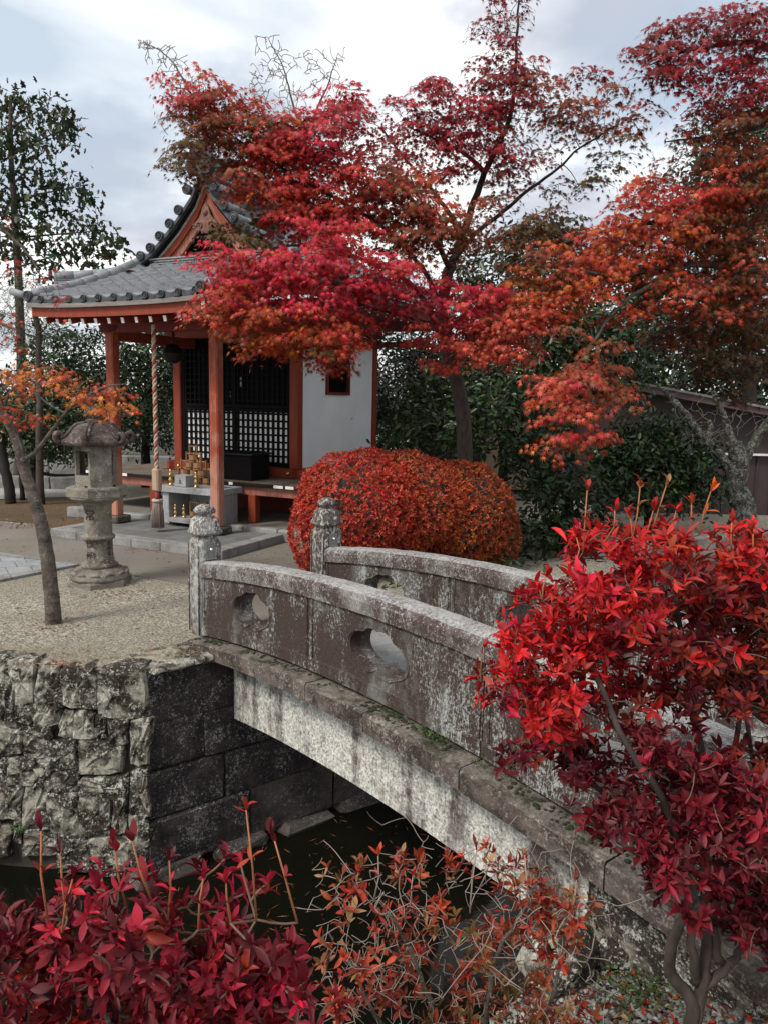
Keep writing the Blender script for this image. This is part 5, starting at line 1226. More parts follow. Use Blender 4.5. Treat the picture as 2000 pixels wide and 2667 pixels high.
# dark maple at the top right
tb = Vector((8.6, 8.6, 0)); DM = thing('maple_tree', 'dark red Japanese maple whose boughs reach in at the top right corner', 'maple', tuple(tb)); base = np.array(tb); iv = Matrix.Translation(-tb); sk = Skel()
blimb(sk, 'trunk', [tb, Vector((8.5, 8.6, 2.4)), Vector((8.0, 8.6, 4.6)), Vector((7.3, 8.6, 6.0))], .22, .11, DM, iv, 'bark')
blimb(sk, 'limb', [Vector((7.3, 8.6, 6.0))]+limbpx([(2080,120),(1960,110),(1850,120),(1760,140),(1690,170)], 8.6), .05, .006, DM, iv)
blimb(sk, 'limb', [Vector((7.6, 8.6, 5.4))]+limbpx([(2080,300),(1980,330),(1890,350),(1800,360),(1730,370)], 8.6), .04, .006, DM, iv)
B = [(*t[:3], 8.6, *t[3:]) for t in [(1395,100,30,'dkred',.6),(1425,135,46,'dkred',.8),(1460,70,52,'dkred',.7),(1500,115,64,'dkred',.9),(1575,75,64,'dkred',.9),(1640,90,60,'dkred',.9),(1480,20,40,'dkred',.5),(1560,180,66,'deep',.9),(1640,190,66,'dkred',.9),(1480,180,44,'deep',.6),(1600,270,66,'rust',.7),(1535,305,46,'brown',.4),(1640,330,60,'rust',.8),(1500,250,34,'dkred',.4),(1470,300,30,'olive',.3),(1600,20,50,'dkred',.5),(1570,370,50,'rust',.6),(1640,390,45,'rust',.8)]]
P_, R_, S_, C_, cen = maple_blobs(B, dens=7.)
mbt = MB(); sk.grow(mbt, cen, .0035, .06, .010, 4, .022); mbt.v = [tuple(iv @ Vector(v)) for v in mbt.v]; mbt.build('twigs', MAT['barkblack'], DM, kind='stuff')
foliage(DM, base, P_, R_, S_, C_, MAPLE, MAT['leaf'], MAT['leafobj'], 200, 'leaf', 'leaves')

# ================================================================== YOUNG MAPLE (left)
tb = gnd(138, 1622); YM = thing('maple_sapling', 'slender young maple with bent grey trunk and orange leaves in front of the lantern', 'young maple', tuple(tb)); base = np.array(tb); iv = Matrix.Translation(-tb); sk = Skel()
Y = tb.y
blimb(sk, 'trunk', [tb+Vector((.01,0,-.02))]+limbpx([(139,1595),(133,1530),(124,1450),(112,1380),(98,1325),(78,1265),(62,1215),(50,1165),(34,1120),(8,1070),(-20,1010)], Y), .075, .035, YM, iv, 'barkpale', 10, 4, .004)
blimb(sk, 'branch', limbpx([(57,1200),(90,1180),(130,1130),(168,1080),(182,1062),(230,1030),(275,1008),(330,1000)], Y-.1), .022, .005, YM, iv, 'barkpale', 7, 4, .005)
blimb(sk, 'branch', limbpx([(172,1076),(140,1060),(105,1035),(80,1015),(60,990)], Y-.1), .012, .004, YM, iv, 'barkpale', 6, 4, .005)
blimb(sk, 'branch', limbpx([(64,1205),(58,1165),(42,1130),(28,1105),(40,1080)], Y-.2), .012, .004, YM, iv, 'barkpale', 6, 4, .004)
blimb(sk, 'branch', limbpx([(175,1066),(205,1010),(240,985),(275,965)], Y-.1), .009, .003, YM, iv, 'barkpale', 6, 4, .005)
blimb(sk, 'branch', limbpx([(8,1080),(22,1030),(50,1000),(70,985)], Y), .02, .006, YM, iv, 'barkpale', 6, 4, .005)
B = [(*t[:3], Y-.1, *t[3:]) for t in [(30,800,26,'yellor',.8),(70,815,28,'yellor',.9),(105,812,26,'redor',.8),(135,820,20,'yellor',.6),(15,835,22,'yellor',.8),(170,850,22,'yellor',.9),(200,862,22,'yellor',.9),(230,872,22,'yellor',.9),(225,835,16,'redor',.7),(255,850,18,'redor',.7),(250,888,18,'yellor',.7),(275,845,14,'yellor',.6),(185,822,12,'redor',.5),(30,895,24,'redor',.9),(60,905,16,'yellor',.8),(15,930,12,'yellor',.5),(215,900,12,'yellor',.5),(180,880,12,'yellor',.5)]]
P_, R_, S_, C_, cen = maple_blobs(B, dens=5.8, leaf=.064, spr=.12)
mbt = MB(); sk.grow(mbt, cen, .0025, .06, .008, 4, .01); mbt.v = [tuple(iv @ Vector(v)) for v in mbt.v]; mbt.build('twigs', MAT['barkpale'], YM, kind='stuff')
foliage(YM, base, P_, R_, S_, C_, MAPLE, MAT['leaf'], MAT['leafobj'], 220, 'leaf', 'leaves')
# red branch at the left edge
tb = Vector((-6.6, 7.0, 0)); LM = thing('maple_tree', 'red maple whose thin boughs hang in from the left edge before the conifer', 'maple', tuple(tb)); base = np.array(tb); iv = Matrix.Translation(-tb); sk = Skel()
blimb(sk, 'trunk', [tb, Vector((-6.5,7.,1.6)), Vector((-6.2,7.,3.2)), Vector((-5.6,7.,4.2))], .13, .06, LM, iv, 'bark')
blimb(sk, 'branch', [Vector((-5.6,7.,4.2))]+limbpx([(-60,560),(10,600),(70,660),(115,730)], 7.), .035, .004, LM, iv, 'barkpale')
blimb(sk, 'branch', [Vector((-6.2,7.,3.2))]+limbpx([(-60,800),(0,840),(40,860)], 7.), .03, .004, LM, iv, 'barkpale')
B = [(*t[:3], 7., *t[3:]) for t in [(35,565,20,'red',.7),(10,600,12,'redor',.6),(25,590,16,'redor',.7),(60,610,10,'red',.6),(98,610,12,'red',.7),(112,635,14,'crimson',.7),(100,655,10,'crimson',.6),(15,700,26,'redor',.6),(40,730,22,'redor',.6),(15,745,14,'redor',.5),(60,690,10,'red',.4),(5,480,12,'redor',.5),(25,490,12,'rust',.4)]]
P_, R_, S_, C_, cen = maple_blobs(B, dens=2.6, leaf=.062, spr=.12)
mbt = MB(); sk.grow(mbt, cen, .0025, .06, .008, 4, .01); mbt.v = [tuple(iv @ Vector(v)) for v in mbt.v]; mbt.build('twigs', MAT['barkpale'], LM, kind='stuff')
foliage(LM, base, P_, R_, S_, C_, MAPLE, MAT['leaf'], MAT['leafobj'], 100, 'leaf', 'leaves')
# ================================================================== EVERGREENS, CONIFER, BARE TREES
def shell(cen, rad, n, inner=.72, lump=.18):
    v = unit(rng.normal(size=(n, 3))); ph = rng.random(3)*6
    l = 1+lump*(np.sin(v[:,0]*5+ph[0])*np.sin(v[:,1]*5+ph[1])+.6*np.sin(v[:,2]*8+ph[2]+v[:,0]*4)); t = inner+(1-inner)*rng.random(n)**.6
    return np.array(cen)+v*np.array(rad)*(l*t)[:,None], v
def evergreen(name, label, cat, base, blobs, leaf, keys, T=LEAFG, dens=1.5, bark='barkblack', trunk=None, nparts=0, group=None, down=-.1, mats=('glossleaf','glossobj'), core=True, sname='foliage', inner=.6, normup=.5, twigs=True, ratio=.5, nb=None):
    """blobs: (px, py, rx_px, ry_px, Y)"""
    tb = Vector(base); o = thing(name, label, cat, tuple(tb), 0, group); iv = Matrix.Translation(-tb); sk = Skel()
    for (pts, r0, r1) in (trunk or [([tb, Vector((tb.x, tb.y, .8))], .05, .03)]): blimb(sk, 'trunk' if r0 >= (trunk[0][1] if trunk else 0) else 'limb', pts, r0, r1, o, iv, bark)
    P, Nn, D, S, Cc, cen = [], [], [], [], [], []
    for (x, y, rx, ry, Y) in blobs:
        c = np.array(at(x, y, Y)); a, b_ = rx*Y/F, ry*Y/F; n = int(dens*math.pi*rx*ry*2/((leaf*F/Y)**2*.28))
        ncl = max(5, n//16); cc_, cv = shell(c, (a, (a+b_)/2, b_), ncl, inner); cen.append(cc_); m = 16
        p = np.repeat(cc_, m, 0)+rng.normal(0, leaf*1.15, (ncl*m, 3)); vv = np.repeat(cv, m, 0)
        P.append(p); Nn.append(unit(vv*.5+np.array([0,0,normup])+rng.normal(0, .55, p.shape))); D.append(vv*.8+rng.normal(0, .8, p.shape)+np.array([0,0,down])); S.append(leaf*np.exp(rng.normal(0, .2, len(p)))); Cc.append(colour(keys, len(p), .25)*np.repeat(np.exp(rng.normal(0,.18,(ncl,1))), m, 0))
    P = np.concatenate(P); cen = np.concatenate(cen)
    if twigs:
        k = min(len(cen), nb or 260); sel = cen[rng.choice(len(cen), k, replace=False)]; mbt = MB(); sk.grow(mbt, sel, .005, .04, .012, 4, .03); mbt.v = [tuple(iv @ Vector(v)) for v in mbt.v]; mbt.build('branches', MAT[bark], o, kind='stuff')
    foliage(o, np.array(tb), P, rots(np.concatenate(Nn), np.concatenate(D)), np.concatenate(S), np.concatenate(Cc), T, MAT[mats[0]], MAT[mats[1]], nparts, 'leaf', sname); return o
G = [('dgreen',3),('green',2),('lgreen',.7)]; GD = [('dgreen',4),('green',1)]
def g0(px, Y): d = ray(px, 1300); return (d[0]*Y, Y, 0)
# behind the shrine, left
evergreen('evergreen_tree', 'dark broadleaf evergreen behind the left corner of the shrine roof', 'evergreen tree', g0(250, 15.5), [(150,930,85,85,15),(255,960,90,100,15.5),(190,1050,120,80,15),(100,1080,90,80,15.5),(300,1090,80,70,15)], .095, G, trunk=[([Vector(g0(250,15.5)), at(250,1150,15.5), at(245,1000,15.5)], .14, .06)], nparts=120)
evergreen('evergreen_tree', 'glossy broadleaf evergreen seen between the two porch pillars behind the bell rope', 'evergreen tree', g0(400, 16.5), [(360,900,70,70,16),(430,930,70,90,16.5),(370,1020,80,70,16),(440,1080,60,80,16),(350,1120,60,50,16.5),(500,900,90,90,17.5),(520,1060,90,110,17.5)], .095, [('dgreen',2),('green',2.5),('lgreen',1.5)], trunk=[([Vector(g0(385,16.5)), at(380,1150,16.5), at(395,1000,16.5)], .13, .06)], nparts=120)
evergreen('evergreen_shrub', 'low dark shrub with small leaves at the left edge behind the sapling', 'shrub', g0(60, 14.), [(30,1110,80,60,14),(110,1150,80,50,14),(190,1170,60,40,14.5),(230,1130,60,60,14.5),(-60,1120,80,80,14)], .075, G, nparts=0)
# conifer at the far left
tbx = g0(40, 17.)
evergreen('conifer_tree', 'tall dark conifer with drooping sprays against the sky at the left edge', 'conifer', tbx, [(x*1.2056, y*1.2056, r*1.2056, r*.75*1.2056, 17+random.uniform(-.6,.6)) for x, y, r in [(25,240,34),(60,225,30),(100,250,32),(135,290,26),(40,300,34),(90,310,26),(150,255,14),(20,360,30),(75,370,30),(130,400,32),(180,410,26),(50,430,36),(110,450,32),(160,470,30),(205,500,22),(235,525,12),(30,490,34),(90,510,36),(150,530,26),(195,545,16),(40,560,34),(110,580,26),(0,430,30),(-20,300,40),(-30,520,50)]],
  .15, [('dgreen',3),('ogreen',2),('umber',.5)], T=CONI, dens=1.25, trunk=[([Vector(tbx), at(50,1250,17), at(56,900,17), at(42,600,17), at(30,400,17), at(28,250,17)], .16, .03)]+[([at(34,y0,17), at(x1,y1,17)], .03, .008) for y0, x1, y1 in [(400,180,330),(520,230,480),(620,270,600),(480,100,420),(330,130,270),(700,200,650)]], bark='bark', down=-1.3, mats=('leaf','leafobj'), nparts=0, inner=.3, normup=.3)
evergreen('pine_tree', 'yellow green pine boughs at the left edge behind the roof corner', 'pine', g0(20, 13.5), [(x*1.2056, y*1.2056, r*1.2056, r*.8*1.2056, 13.5) for x, y, r in [(15,640,36),(60,620,28),(85,660,26),(30,690,36),(80,700,30),(120,690,18),(0,720,34),(60,740,26)]], .11, [('pine',3),('ogreen',2),('lgreen',.6)], T=NEED, dens=5., trunk=[([Vector(g0(108,13.5)), at(104,1100,13.5), at(100,850,13.5), at(60,760,13.5)], .075, .04)], bark='bark', mats=('leaf','leafobj'))
# right of the shrine
evergreen('camellia_tree', 'loose camellia with pale lit leaves behind the centre maple trunk', 'camellia', g0(1300, 12.), [(1090,1110,80,60,12.2),(1180,1140,75,55,12),(1280,1090,80,60,11.6),(1350,1140,80,60,11.6),(1430,1090,70,70,12),(1300,1010,80,60,12.5),(1420,980,60,60,12.5),(1130,1040,60,50,12.8),(1370,1040,60,50,11.8)], .12, [('dgreen',3),('green',2),('lgreen',1.2)], trunk=[([Vector(g0(1300,12.)), at(1310,1180,12), at(1290,1080,12)], .10, .05)], nparts=160)
evergreen('evergreen_tree', 'dark green tree filling the gap right of the white shrine wall', 'evergreen tree', g0(1080, 15.5), [(1040,1010,90,100,15.5),(1120,960,100,90,16),(1010,1120,60,70,15),(1220,960,110,100,16.5),(1330,900,110,90,16.5),(1160,1080,110,80,15.5),(1060,880,80,60,16.5)], .10, [('dgreen',4),('green',1),('pine',1)], trunk=[([Vector(g0(1090,15.5)), at(1095,1150,15.5), at(1080,1000,15.5)], .10, .05)])
evergreen('evergreen_tree', 'glossy green tree behind the hanging maple spray right of centre', 'evergreen tree', g0(1480, 12.5), [(1480,860,80,70,12.5),(1560,900,90,70,12.5),(1640,930,80,60,12.3),(1540,990,80,60,12.5),(1450,930,80,80,12.5),(1620,1010,50,50,12.3),(1640,840,90,80,13)], .115, G, trunk=[([Vector(g0(1480,12.5)), at(1480,1180,12.5), at(1500,1000,12.5)], .12, .06)], nparts=100)
evergreen('round_evergreen_shrub', 'rounded dark evergreen shrub in front of the brown shed', 'shrub', g0(1680, 11.6), [(1640,1160,95,60,11.4),(1730,1170,110,75,11.4),(1800,1200,60,70,11.4),(1680,1240,130,80,11.3),(1780,1270,80,60,11.3),(1600,1230,60,60,11.4),(1740,1130,70,40,11.4)], .095, [('dgreen',3),('green',1.8),('lgreen',.5)], trunk=[([Vector(g0(1690,11.6)), at(1690,1330,11.6), at(1680,1250,11.6)], .09, .05)], nparts=160, dens=2.)
evergreen('evergreen_shrub', 'very dark shrub growing behind the far parapet of the bridge', 'shrub', g0(1480, 10.6), [(1420,1300,80,90,10.4),(1500,1340,90,90,10.3),(1450,1430,90,60,10.1),(1560,1400,70,80,10.4),(1380,1200,70,70,11),(1480,1240,80,60,10.8),(1380,1420,50,60,9.6),(1540,1480,70,40,10.),(985,1520,70,34,8.1),(1080,1530,70,40,8.1),(1180,1535,70,50,8.3),(1290,1545,80,60,8.6),(1400,1560,80,70,9.)], .10, [('dgreen',5),('green',1)], nparts=80)
evergreen('evergreen_tree', 'tall dark evergreen rising behind the rust maple at the right edge', 'evergreen tree', g0(1950, 16), [(1900,420,110,130,16),(1980,380,100,120,16),(1860,560,120,110,16),(1960,600,120,130,16),(1840,680,110,90,16),(1990,780,110,120,16),(1880,820,120,100,16),(1760,800,90,80,15.5),(2060,500,100,150,16)], .12, [('dgreen',4),('umber',1.3),('ogreen',1.5)], trunk=[([Vector(g0(1950,16)), at(1950,1100,16), at(1940,700,16), at(1930,400,16)], .2, .08)], dens=1.3)
evergreen('evergreen_tree', 'olive tree crown showing under the centre maple fork', 'evergreen tree', g0(1400, 18), [(1330,640,70,50,18),(1410,620,80,50,18),(1300,720,100,80,18),(1450,700,110,80,18),(1560,760,110,100,18),(1380,800,130,90,18),(1240,800,70,70,18),(1200,740,50,60,18)], .14, [('ogreen',3),('umber',2),('dgreen',2)], trunk=[([Vector(g0(1400,18)), at(1400,1000,18), at(1400,700,18)], .2, .08)], dens=1.1)
evergreen('hedge', 'long dark hedge closing the court far behind the shrine', 'hedge', g0(700, 24), [(x, 1120+20*math.sin(x*.02), 90, 95, 24) for x in range(-200, 1100, 110)]+[(x, 1060, 100, 140, 22) for x in range(1100, 2500, 120)]+[(x, 930, 100, 110, 23) for x in range(1500, 2500, 130)]+[(x, 1040, 90, 80, 25) for x in range(-150, 1700, 120) if not (0 < x < 120)], .22, [('dgreen',4),('ogreen',1)], dens=1.3, nb=60)
# bare tree tops behind the roof
def bare(label, base, limbs, n, spread, mat='twigpale', Y=13., rt=.006):
    tb = Vector(base); o = thing('bare_tree', label, 'bare tree', tuple(tb)); iv = Matrix.Translation(-tb); sk = Skel()
    for nm, pts, r0, r1, mt in limbs: blimb(sk, nm, pts, r0, r1, o, iv, mt)
    tg = []
    for (x, y, rx, ry) in spread:
        for _ in range(n): tg.append(np.array(at(x+random.uniform(-rx, rx), y+random.uniform(-ry, ry), Y+random.uniform(-.4,.4))))
    mbt = MB(); sk.grow(mbt, tg, rt*.45, .08, .010, 4, rt*2.2, .10); mbt.v = [tuple(iv @ Vector(v)) for v in mbt.v]; mbt.build('twigs', MAT[mat], o, kind='stuff')
    return o
b0 = g0(760, 16)
bare('bare tree top with pale twigs rising over the middle of the roof', b0, [('trunk', [Vector(b0), at(770,700,16), at(790,450,16), at(800,330,16)], .14, .03, 'barkpale'),('limb', [at(795,380,16), at(760,260,16), at(740,180,16), at(700,100,16)], .03, .006, 'barkpale'),('limb', [at(800,340,16), at(850,230,16), at(880,140,16)], .03, .006, 'barkpale'),('limb', [at(790,420,16), at(700,330,16), at(660,240,16)], .03, .006, 'barkpale')], 60, [(700,150,40,60),(770,200,50,70),(850,180,50,60),(740,270,60,50),(680,220,30,50)], 'twigpale', 16, .016)
b0 = g0(560, 15)
bare('bare tree top with sparse twigs left of the maple crown', b0, [('trunk', [Vector(b0), at(560,600,15), at(540,380,15), at(520,280,15)], .13, .03, 'barkpale'),('limb', [at(525,300,15), at(480,210,15), at(440,150,15), at(380,110,15)], .03, .006, 'barkpale')], 50, [(420,140,40,30),(450,180,40,40),(500,230,40,40),(380,115,20,15),(520,250,30,30)], 'twigpale', 15, .015)
b0 = g0(1000, 14)
bare('bare pale twiggy shrub beside the back pillar of the shrine', g0(1180, 13.5), [('trunk', [Vector(g0(1180,13.5)), at(1185,1150,13.5), at(1150,1080,13.5)], .06, .03, 'barkpale'),('limb', [at(1150,1080,13.5), at(1080,1000,13.5), at(1020,940,13.5), at(990,900,13.5)], .03, .008, 'barkpale'),('limb', [at(1130,1060,13.5), at(1100,960,13.5), at(1070,900,13.5)], .02, .006, 'barkpale')], 55, [(1030,930,50,40),(1080,980,60,50),(1020,990,40,40)], 'twigpale', 13.5, .006)
b0 = (gnd(1935, 1400, .25)); b0 = Vector((5.25, 11.1, 0))
T0 = 11.1
bare('old lichen covered bare tree with forked trunk before the brown shed', b0, [('trunk', [b0+Vector((0,0,-.02)), at(1935,1330,T0), at(1915,1270,T0), at(1925,1210,T0), at(1910,1150,T0)], .22, .11, 'barklichen'),('limb', [at(1915,1250,T0), at(1880,1190,T0), at(1830,1140,T0), at(1790,1085,T0), at(1750,1040,T0), at(1722,1008,T0)], .085, .03, 'barklichen'),('limb', [at(1912,1160,T0), at(1890,1100,T0), at(1870,1050,T0), at(1855,1020,T0)], .065, .03, 'barklichen'),('limb', [at(1930,1210,T0), at(1965,1150,T0), at(2000,1100,T0), at(2060,1050,T0)], .085, .05, 'barklichen'),('limb', [at(1840,1150,T0), at(1850,1115,T0), at(1845,1095,T0)], .05, .03, 'barklichen')], 40, [(1800,1060,90,50),(1860,1110,80,50),(1930,1080,70,60),(1820,1150,60,30)], 'twigpale', T0, .007)
# black leaning trunks at the left
for lbl, pts, r0 in (('black trunk of a tree standing behind the sapling, left of the lantern', [(98,1300),(96,1250),(92,1200),(95,1100)], .12), ('black double trunk leaning at the far left edge', [(30,1312),(24,1260),(10,1200),(0,1120)], .10)):
    Y = gnd(*pts[0]).y; bb = gnd(*pts[0]); o = thing('tree_trunk', lbl, 'tree', tuple(bb)); sk = Skel(); iv = Matrix.Translation(-bb); blimb(sk, 'trunk', [bb]+[at(x, y, Y) for x, y in pts[1:]], r0, r0*.8, o, iv, 'barkblack')
    blimb(sk, 'limb', [at(pts[1][0]+6, pts[1][1]-20, Y), at(pts[1][0]+50, pts[1][1]-12, Y), at(pts[1][0]+105, pts[1][1]-14, Y)] if 'behind' in lbl else [at(38,1312,Y), at(36,1270,Y), at(22,1230,Y)], .04, .02, o, iv, 'barkblack')

# ================================================================== BACKGROUND OBJECTS
# brown shed at the right
sh = thing('brown_shed', 'low dark brown metal shed with sloping roof edge behind the bare tree', 'shed', (6.4, 14.2, 0))
z0 = lambda x, y, Y: at(x, y, Y).z
MB().prism([(-2.2,0),(6.,0),(6.,1.05),(-2.0,2.38),(-2.2,2.34)], 3., Matrix.Rotation(math.pi/2, 4, 'X') @ Matrix.Translation((0,0,-3.))).build('wall', MAT['brownwall'], sh)
for i in range(26): cbox('wall_rib', (-2.1+i*.3, -.012, .6), (.03,.024,1.2), MAT['brownwall'], sh, ch=.0)
MB().prism([(-2.35,2.36),(6.2,.95),(6.2,1.06),(-2.35,2.47)], 3.5, Matrix.Rotation(math.pi/2, 4, 'X') @ Matrix.Translation((0,0,-3.1))).build('roof', MAT['brownroof'], sh)
MB().box((1.5,-.06,1.15),(8.,.10,.035)).build('gutter', MAT['white'], sh)
MB().prism([(-2.35,2.47),(6.2,1.06),(6.2,1.10),(-2.35,2.51)], .05, Matrix.Rotation(math.pi/2, 4, 'X') @ Matrix.Translation((0,0,.40))).build('roof_trim', MAT['greywood'], sh)
s2 = thing('garden_shed', 'plain timber shed glimpsed through the camellia behind the round red bush', 'shed', tuple(g0(1290, 17.5)))
cbox('wall', (0,0,1.0), (3.6,1.5,2.0), MAT['brownwall'], s2); cbox('door', (-.25,-.78,.85), (.5,.04,1.5), MAT['tan'], s2); cbox('door', (.35,-.78,.85), (.5,.04,1.5), MAT['tan'], s2); cbox('roof', (0,0,2.06), (4.,2.,.1), MAT['brownroof'], s2)
# far coping
cw = thing('canal_coping', 'pale stone coping blocks along the far canal bank below the bare tree', 'wall', (4.2, 10.4, 0))
dirc = (Vector((5.6,10.7,0))-Vector((3.45,10.1,0))).normalized(); ang = math.atan2(dirc.y, dirc.x)
for i in range(9):
    c = Vector((3.1,10.02,0))+dirc*(i*.62); MB().box(c-cw.location+Vector((0,0,.10)), (.60,.30,.30), rotz(ang), .03, 0, .012).build('coping_stone', MAT['copingfar'], cw)
    MB().box(c-cw.location+Vector((0,-.05,-.16)), (.60,.36,.20), rotz(ang), .03, 0, .012).build('ledge_stone', MAT['basestone'], cw)
for i in range(7):
    for k in range(3):
        c = Vector((3.2,10.06,0))+dirc*(i*.8+.3*(k % 2)); MB().box(c-cw.location+Vector((0,0,-.46-k*.42)), (.78,.3,.40), rotz(ang), .03, 0, .015).build('wall_stone', MAT['rubbledark'], cw)
# bollards, kerbs, steps at the left
for x, y, lbl in ((168,1263,'red and white marker post beside the planter wall, left of the lantern'),(366,1237,'red and white marker post seen between the porch pillar and the rope')):
    g_ = gnd(x, y); o = thing('marker_post', lbl, 'marker', tuple(g_), 0, 'red and white marker posts')
    MB().lathe([(.055,0),(.055,.13)], 12).build('red_band', MAT['redplastic'], o); MB().lathe([(.054,.13),(.054,.21),(.03,.225)], 12).build('white_band', MAT['white'], o)
pw = thing('planter_wall', 'low grey stone planter wall at the left behind the leaf litter', 'wall', tuple(gnd(90,1272)))
for k in range(6):
    MB().box((-2.4+k*.62, 0, .13), (.60,.25,.26), None, .02, 0, .01).build('wall_stone', MAT['kerb'], pw); MB().box((-2.4+k*.62, 1.4, .25), (.60,.25,.5), None, .02, 0, .01).build('wall_stone', MAT['kerb'], pw)
ss = thing('stone_terrace', 'grey stone terrace wall far behind the rope', 'wall', tuple(g0(420, 19.)))
for k in range(7):
    for j in range(2): MB().box((-2.2+k*.72, j*.5, .28+j*.42), (.70,.4,.42), None, .02, 0, .01).build('wall_stone', MAT['kerb'], ss)
fn = thing('stone_fence', 'weathered grey stone picket fence behind the rope and the evergreen', 'fence', tuple(g0(430, 20.5)))
for k in range(22): MB().box((-2.2+k*.22, 0, 1.3), (.13,.13,.9), None, .02).build('picket', MAT['kerb'], fn)
cbox('rail', (0,0,1.0), (4.9,.1,.1), MAT['kerb'], fn); cbox('base', (0,0,.45), (4.9,.3,.9), MAT['kerb'], fn)

# ================================================================== AZALEAS
def rosettes(P, axis, leaf, T, keys, m=5, open_=.9, jit=.18, cj=.16):
    """whorls of m leaves round each shoot tip"""
    n = len(P); axis = unit(axis); a = unit(np.cross(axis, unit(rng.normal(size=(n,3))))); b_ = np.cross(axis, a); pos, nn, dd, sc, cc = [], [], [], [], []
    base_c = colour(keys, n, .18); ph = rng.random(n)*6.28
    for k in range(m):
        th = ph+2*math.pi*k/m+rng.normal(0,.25,n); r_ = a*np.cos(th)[:,None]+b_*np.sin(th)[:,None]; op = np.clip(open_+rng.normal(0,.28,n),.15,1.5)[:,None]
        d = unit(r_*np.sin(op)+axis*np.cos(op)); nrm = unit(axis*np.sin(op)-r_*np.cos(op)+rng.normal(0,.22,(n,3))); pos.append(P+axis*rng.normal(0,leaf*.15,(n,1))); dd.append(d); nn.append(nrm); sc.append(leaf*np.exp(rng.normal(0,jit,n))); cc.append(np.clip(base_c*np.exp(rng.normal(0,cj,(n,1))),0,.85))
    R0 = rots(np.concatenate(nn), np.concatenate(dd)); k_ = len(R0); R0[:,:,0] *= rng.uniform(.6,1.12,(k_,1)); R0[:,:,2] *= rng.uniform(-.6,3.2,(k_,1))
    return np.concatenate(pos), R0, np.concatenate(sc), np.concatenate(cc)
# clipped round azalea behind the bridge
az = thing('round_azalea', 'large clipped round azalea, scarlet at left turning orange at right, behind the bridge', 'azalea', (.15, 8.95, 0)); base = np.array((.15,8.95,0)); iv = Matrix.Translation(-Vector(base))
P, V_, K_ = [], [], []
def azb(px, py, rx, ry, Y, n, keys):
    c = np.array(at(px, py, Y)); r = (rx*Y/F, min(rx, ry*1.2)*Y/F, ry*Y/F); v = unit(rng.normal(size=(n,3))); v = v[(v[:,1] < .35)]
    ph = rng.random(6)*6; l = 1+.035*np.sin(v[:,0]*9+ph[0])*np.sin(v[:,2]*8+ph[1])+.02*np.sin(v[:,0]*21+ph[2])*np.sin(v[:,2]*19+ph[3])
    return c, r, v, l
def azpart(px, py, rx, ry, Y, n, keys):
    c, r, v, l = azb(px, py, rx, ry, Y, n, keys); t = (.88+.13*rng.random(len(v))**.6)
    p = c+v*np.array(r)*(l*t)[:,None]; ok = p[:,2] > .02; p, v = p[ok], v[ok]
    ax = unit(v*np.array([1,1,1.1])+np.array([0,-.15,.35])+rng.normal(0,.35,v.shape)); return p, ax
out_ = []
for args, keys, n in (((945,1320,175,150,8.7), [('red',1.4),('bright',1.3),('redor',2.2),('salmon',2.4)], 6200), ((840,1380,85,125,8.5), [('red',2),('bright',1.5),('redor',1.8),('salmon',1.6)], 2100), ((1040,1310,190,135,8.9), [('redor',3),('salmon',1.8),('orange',2),('red',.6)], 5600), ((1190,1340,150,140,9.15), [('redor',2),('orange',2.2),('rust',1.6),('gold',.3)], 5000), ((1280,1400,75,100,9.2), [('rust',2),('orange',1.4),('olive',1)], 1700)):
    p, ax = azpart(*args, n, keys); out_.append(rosettes(p, ax, .037, LEAFB, keys, 5, .95)); P.append(p)
POS = np.concatenate([o[0] for o in out_]); RR = np.concatenate([o[1] for o in out_]); SS = np.concatenate([o[2] for o in out_]); CC = np.concatenate([o[3] for o in out_])
foliage(az, base, POS, RR, SS, CC, LEAFB, MAT['leaf'], MAT['leafobj'], 300, 'leaf', 'leaves')
core = MB()  # solid dark blobs added as the shaded, opaque inside of the bush
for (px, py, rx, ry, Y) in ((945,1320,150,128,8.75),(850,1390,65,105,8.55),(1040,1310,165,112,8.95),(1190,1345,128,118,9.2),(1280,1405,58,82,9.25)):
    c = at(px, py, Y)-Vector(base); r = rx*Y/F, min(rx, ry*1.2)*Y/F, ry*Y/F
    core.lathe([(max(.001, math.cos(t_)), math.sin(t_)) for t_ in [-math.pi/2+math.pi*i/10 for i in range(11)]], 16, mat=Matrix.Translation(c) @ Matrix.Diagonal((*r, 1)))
core.build('dark_core', MAT['soil'], az, kind='stuff')
sk = Skel(); mbt = MB(); PP = np.concatenate(P)
for i in rng.choice(len(PP), 420, replace=False):
    p = PP[i]; v = unit((p-np.array([.1,8.9,.6]))[None])[0]; a = p-v*.10; mbt.tube([a, p+v*.025+rng.normal(0,.012,3)], [.0035,.002], 4, cap=False)
mbt.v = [tuple(iv @ Vector(v)) for v in mbt.v]; mbt.build('twigs', MAT['twigpale'], az, kind='stuff')
